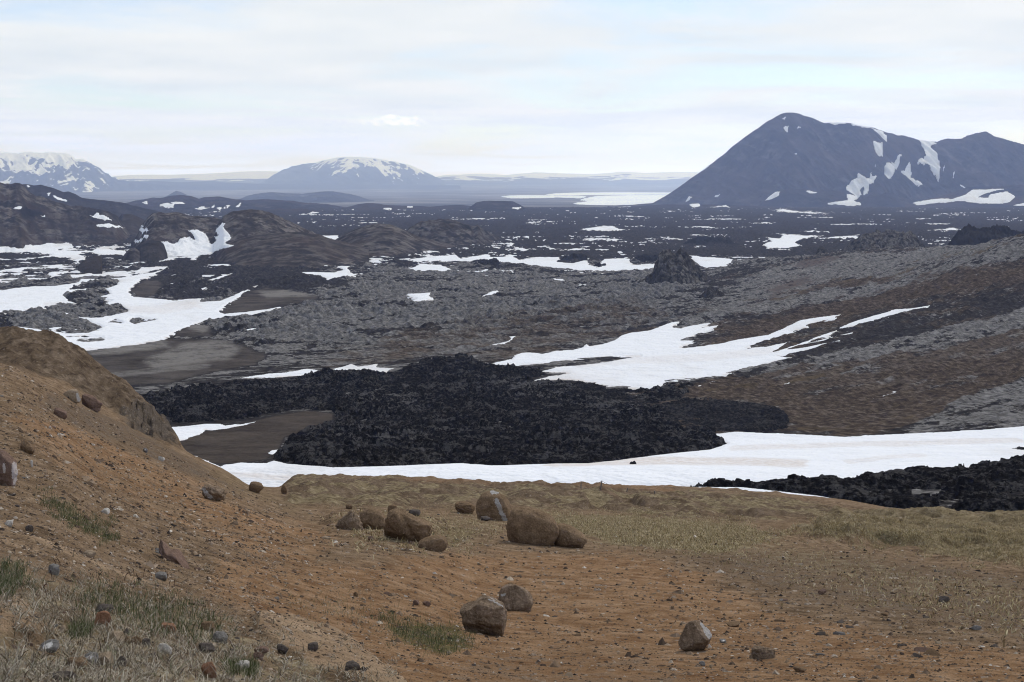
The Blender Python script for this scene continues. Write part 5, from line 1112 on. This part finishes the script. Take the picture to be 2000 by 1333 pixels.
# ------------------------------------------------------------------ grass
def grass_mat(name, *stops):
    n = NT(name); a = n.attr('a'); n.b.inputs['Roughness'].default_value = .8
    return n.done(n.ramp(a[0], *stops))
def grass(name, mat, px, D, length, width, bend, seed, label, lay=.5):
    rg = np.random.default_rng(seed); n = len(px)
    ang = rg.uniform(0, 6.28, n); L = length * np.exp(rg.normal(0, .35, n)); w = width * rg.uniform(.6, 1.3, n)
    tilt = np.clip(rg.normal(lay, .3, n), .05, 1.35); d = np.stack([np.cos(ang), np.sin(ang)], -1)
    x0 = (px - PXC) / F * D; z0 = near_zv(px, D) - .004
    wd = rg.uniform(0, 6.28, n); wx, wy = np.cos(wd) * w / 2, np.sin(wd) * w / 2
    def pt(t, k):
        h = L * t * np.cos(tilt * (.5 + .5 * t * (1 + bend))); r = L * t * np.sin(np.clip(tilt * (.5 + .5 * t * (1 + bend)), 0, 1.6))
        return x0 + d[:, 0] * r + wx * k, D + d[:, 1] * r + wy * k, z0 + np.maximum(h, .004 + .02 * t * L)
    P = [pt(0, -1), pt(0, 1), pt(.5, -.8), pt(.5, .8), pt(.82, -.5), pt(.82, .5), pt(1, 0)]
    V = np.stack([np.stack(p, -1) for p in P], 1).reshape(-1, 3)
    T = np.array([(0, 1, 3), (0, 3, 2), (2, 3, 5), (2, 5, 4), (4, 5, 6)])
    Q = (T[None] + (np.arange(n) * 7)[:, None, None]).reshape(-1, 3)
    t = np.repeat(np.clip(rg.random(n), 0, 1), 7); A = np.stack([t] * 3, -1)
    mesh_np(name, V, Q, mat, {'a': A}, kind='stuff', label=label, cat='grass')
def scatter(poly, n, seed, clump=.6, feather=25, ys=1.3):
    """blades in tufts: seed points thinned towards the ragged border of the patch"""
    rg = np.random.default_rng(seed); P = np.array(poly, float); x = []; y = []
    xs = rg.uniform(P[:, 0].min() - feather, P[:, 0].max() + feather, n * 4); yy = rg.uniform(P[:, 1].min() - feather, P[:, 1].max() + feather, n * 4)
    nz = fbm(xs / 30., yy / 14., 3, seed); s_ = sdf(poly, xs + 0, yy + 0, feather + 30, ys) + 40 * clump * nz
    ok = rg.random(len(xs)) < sstep(-feather, feather, s_); xs, yy = xs[ok][:n], yy[ok][:n]
    cache = {}
    D = np.full(len(xs), np.nan)
    jj = np.clip(np.searchsorted(near.px, xs), 0, len(near.px) - 1)
    for j in np.unique(jj):
        q = YH - F * near.z[:, j] / near.D; m = jj == j
        first = np.minimum.accumulate(q)
        k = np.searchsorted(-first, -yy[m]); D[m] = near.D[np.clip(k, 0, len(near.D) - 1)]
    ok = ~np.isnan(D) & (D < 185) & (D > 4); xs, D = xs[ok], D[ok]
    return xs, D * np.exp(rg.normal(0, .004, len(D)))
G_DRY = grass_mat('dry_grass_blades', (0.0, (0.07, 0.055, 0.040)), (0.2, (0.20, 0.165, 0.12)), (0.6, (0.36, 0.315, 0.24)), (0.85, (0.50, 0.455, 0.37)), (0.93, (0.14, 0.155, 0.075)), (1.0, (0.09, 0.05, 0.05)))
G_GREEN = grass_mat('green_grass_blades', (0.0, (0.050, 0.062, 0.028)), (0.4, (0.090, 0.110, 0.048)), (0.7, (0.14, 0.155, 0.075)), (1.0, (0.28, 0.25, 0.17)))
G_STRAW = grass_mat('straw_grass_blades', (0.0, (0.19, 0.14, 0.07)), (0.5, (0.42, 0.335, 0.18)), (0.9, (0.54, 0.46, 0.30)), (1.0, (0.17, 0.165, 0.07)))
dry = [(-60,1105),(60,1120),(180,1150),(300,1165),(395,1190),(470,1235),(520,1262),(500,1300),(640,1320),(760,1345),(-60,1345),(-60,1290),(60,1282),(130,1265),(60,1215),(-60,1180)]
a, b = scatter(dry, 19000, 11, 4.5, 20); grass('dry_grass', G_DRY, a, b, .065, .0048, .5, 12, 'tangled dry grass between stones at the lower left', .95)
a, b = scatter([(180,1150),(300,1165),(395,1190),(440,1225),(380,1250),(250,1215),(150,1180)], 2600, 13, 1.6, 30)
c1, c2 = scatter([(-30,1100),(40,1110),(60,1150),(-30,1170)], 1500, 14, .8, 12); c3, c4 = scatter([(140,1232),(180,1232),(175,1246),(145,1246)], 500, 15, .4, 8); c5, c6 = scatter([(440,1300),(500,1305),(495,1320),(450,1318)], 600, 16, .4, 8)
e1, e2 = scatter([(75,965),(110,975),(150,1000),(215,1025),(228,1055),(205,1062),(150,1030),(95,1000)], 2600, 17, 1.1, 9)
f1, f2 = scatter([(740,1205),(820,1222),(900,1240),(925,1262),(860,1272),(780,1248)], 2600, 18, 1.2, 22)
h1, h2 = scatter([(560,1170),(700,1185),(820,1215),(760,1225),(640,1200)], 900, 19, 1.5, 40)
grass('green_grass', G_GREEN, np.concatenate([a, c1, c3, c5, e1, f1, h1]), np.concatenate([b, c2, c4, c6, e2, f2, h2]), .065, .005, .3, 20, 'thin green grass in patches on the brown soil', .45)
a, b = scatter([(1050,1003),(1300,1008),(1460,1020),(1530,1045),(1400,1078),(1240,1062),(1100,1040)], 16000, 21, 1.0, 18)
c1, c2 = scatter([(1540,1032),(1640,1014),(1800,1003),(2040,1010),(2040,1100),(1900,1090),(1780,1062),(1620,1050)], 22000, 22, 1.6, 14)
e1, e2 = scatter([(1350,1070),(1600,1080),(1800,1120),(2040,1150),(2040,1240),(1750,1180),(1500,1110)], 3500, 23, 2.0, 40)
f1, f2 = scatter([(640,1000),(940,990),(1000,1045),(860,1075),(700,1060)], 3500, 24, 1.6, 30)
grass('straw_grass', G_STRAW, np.concatenate([a, c1, e1, f1]), np.concatenate([b, c2, e2, f2]), .12, .026, .6, 25, 'straw coloured grass and tussocks beyond the orange flat', .75)
# a few dark withered stalks standing up at the lower left
def stalks():
    nn = NT('withered_stalk'); m = nn.done((0.055, 0.032, 0.030)); rg = random.Random(4)
    spots = [(110, 1108), (118, 1104), (190, 1135)] + [(rg.uniform(235, 350), rg.uniform(1122, 1152)) for _ in range(11)] + [(rg.uniform(40, 110), rg.uniform(1130, 1170)) for _ in range(3)]
    for i, (x, y) in enumerate(spots):
        D = near_hit(x, y)
        if D is None: continue
        h = rg.uniform(.06, .12); lean = rg.uniform(-.05, .07); r = .0022; n = 7; V = []; Q = []
        for k in range(5):
            t = k / 4; rr = r * (1 + .9 * (t > .6) - .8 * (t > .95)); cx = lean * t * t; cz = h * t
            V += [(cx + rr * math.cos(q * 6.283 / 6), rr * math.sin(q * 6.283 / 6), cz) for q in range(6)]
        Q = [(k * 6 + q, k * 6 + (q + 1) % 6, (k + 1) * 6 + (q + 1) % 6, (k + 1) * 6 + q) for k in range(4) for q in range(6)]
        o = mesh_np('dry_stalk', np.array(V), np.array(Q), m, label='dark withered plant stalk in the dry grass', cat='plant stalk', group='withered stalks in the dry grass')
        o.location = ((x - PXC) / F * D, D, near_z(x, D) - .005)
stalks()
number_off(lambda o: o.name.startswith('dry_stalk'))

# ------------------------------------------------------------------ remains of a fence at the edge of the snow
def fence():
    nn = NT('weathered_wood'); m = nn.done((0.12, 0.11, 0.105)); nw = NT('rusty_wire'); mw = nw.done((0.15, 0.13, 0.12))
    def tube(a, b, r0, r1, n=7):
        a, b = Vector(a), Vector(b); d = (b - a).normalized(); u = d.orthogonal().normalized(); v = d.cross(u)
        V = [tuple(a + (u * math.cos(q * 6.283 / n) + v * math.sin(q * 6.283 / n)) * r0) for q in range(n)] + [tuple(b + (u * math.cos(q * 6.283 / n) + v * math.sin(q * 6.283 / n)) * r1) for q in range(n)] + [tuple(b + d * r1 * .6)]
        Q = [(q, (q + 1) % n, n + (q + 1) % n, n + (q + 1) % n) for q in range(n)]
        T = []
        for q in range(n): T += [(q, (q + 1) % n, n + (q + 1) % n), (q, n + (q + 1) % n, n + q), (n + q, n + (q + 1) % n, 2 * n)]
        return np.array(V), np.array(T)
    for x, yb, yt, lean, r, lab in ((1134.5, 953, 941, .5, .06, 'thin leftmost fence post against the lower snowfield'), (1172, 954, 937, 3.5, .065, 'tallest leaning fence post with slack wires against the snow'),
                                    (1223, 961, 953, 3, .06, 'short leaning fence post on the brown bank right of the wired one'), (1280, 964, 956, -1.5, .065, 'rightmost short fence post on the brown bank')):
        D = (near_hit(x, yb) or 180.0); zb = near_z(x, D); sc = D / F
        zb = min(zb, (YH - yb) * sc) if abs(near_z(x, D) - (YH - yb) * sc) < 1.5 else near_z(x, D)
        X = (x - PXC) * sc; top = (lean * sc, 0, (yb - yt) * sc + (0))
        root = bpy.data.objects.new('fence_post', None); root.location = (X, D, zb); link(root, label=lab, cat='fence post', group='posts of the old fence')
        V, T = tube((0, 0, -.3), top, r, r * .8); mesh_np('post', V, T, m, parent=root)
        if lean == 3.5:
            for dx, dz in ((-22, -11), (19, -10)):
                P = [np.array(top) + np.array((dx * sc * t, 0, dz * sc * (t ** .85))) for t in np.linspace(0, 1, 7)]
                VV = []; TT = []
                for i in range(6):
                    V, T = tube(P[i], P[i + 1], .018, .018, 5); TT.append(T + sum(len(v) for v in VV)); VV.append(V)
                mesh_np('wire', np.concatenate(VV), np.concatenate(TT), mw, parent=root)
fence()

# ------------------------------------------------------------------ haze
def haze():
    m = bpy.data.materials.new('haze_air'); m.use_nodes = True; t = m.node_tree
    for n in list(t.nodes): t.nodes.remove(n)
    o = t.nodes.new('ShaderNodeOutputMaterial'); v = t.nodes.new('ShaderNodeVolumePrincipled')
    v.inputs['Color'].default_value = (0.46, 0.59, 1.0, 1); v.inputs['Absorption Color'].default_value = (1, 1, 1, 1)
    v.inputs['Density'].default_value = HAZE
    v.inputs['Anisotropy'].default_value = 0.45
    t.links.new(v.outputs[0], o.inputs['Volume'])
    x0, x1, y0, y1, z0, z1 = -45000, 45000, -1500, 38500, -420, 430
    V = np.array([(x, y, z) for z in (z0, z1) for y in (y0, y1) for x in (x0, x1)], float)
    Q = np.array([(0, 2, 3, 1), (4, 5, 7, 6), (0, 1, 5, 4), (2, 6, 7, 3), (0, 4, 6, 2), (1, 3, 7, 5)])
    mesh_np('haze', V, Q, m, smooth=False, kind='stuff')
HAZE = 5.5e-5
haze()
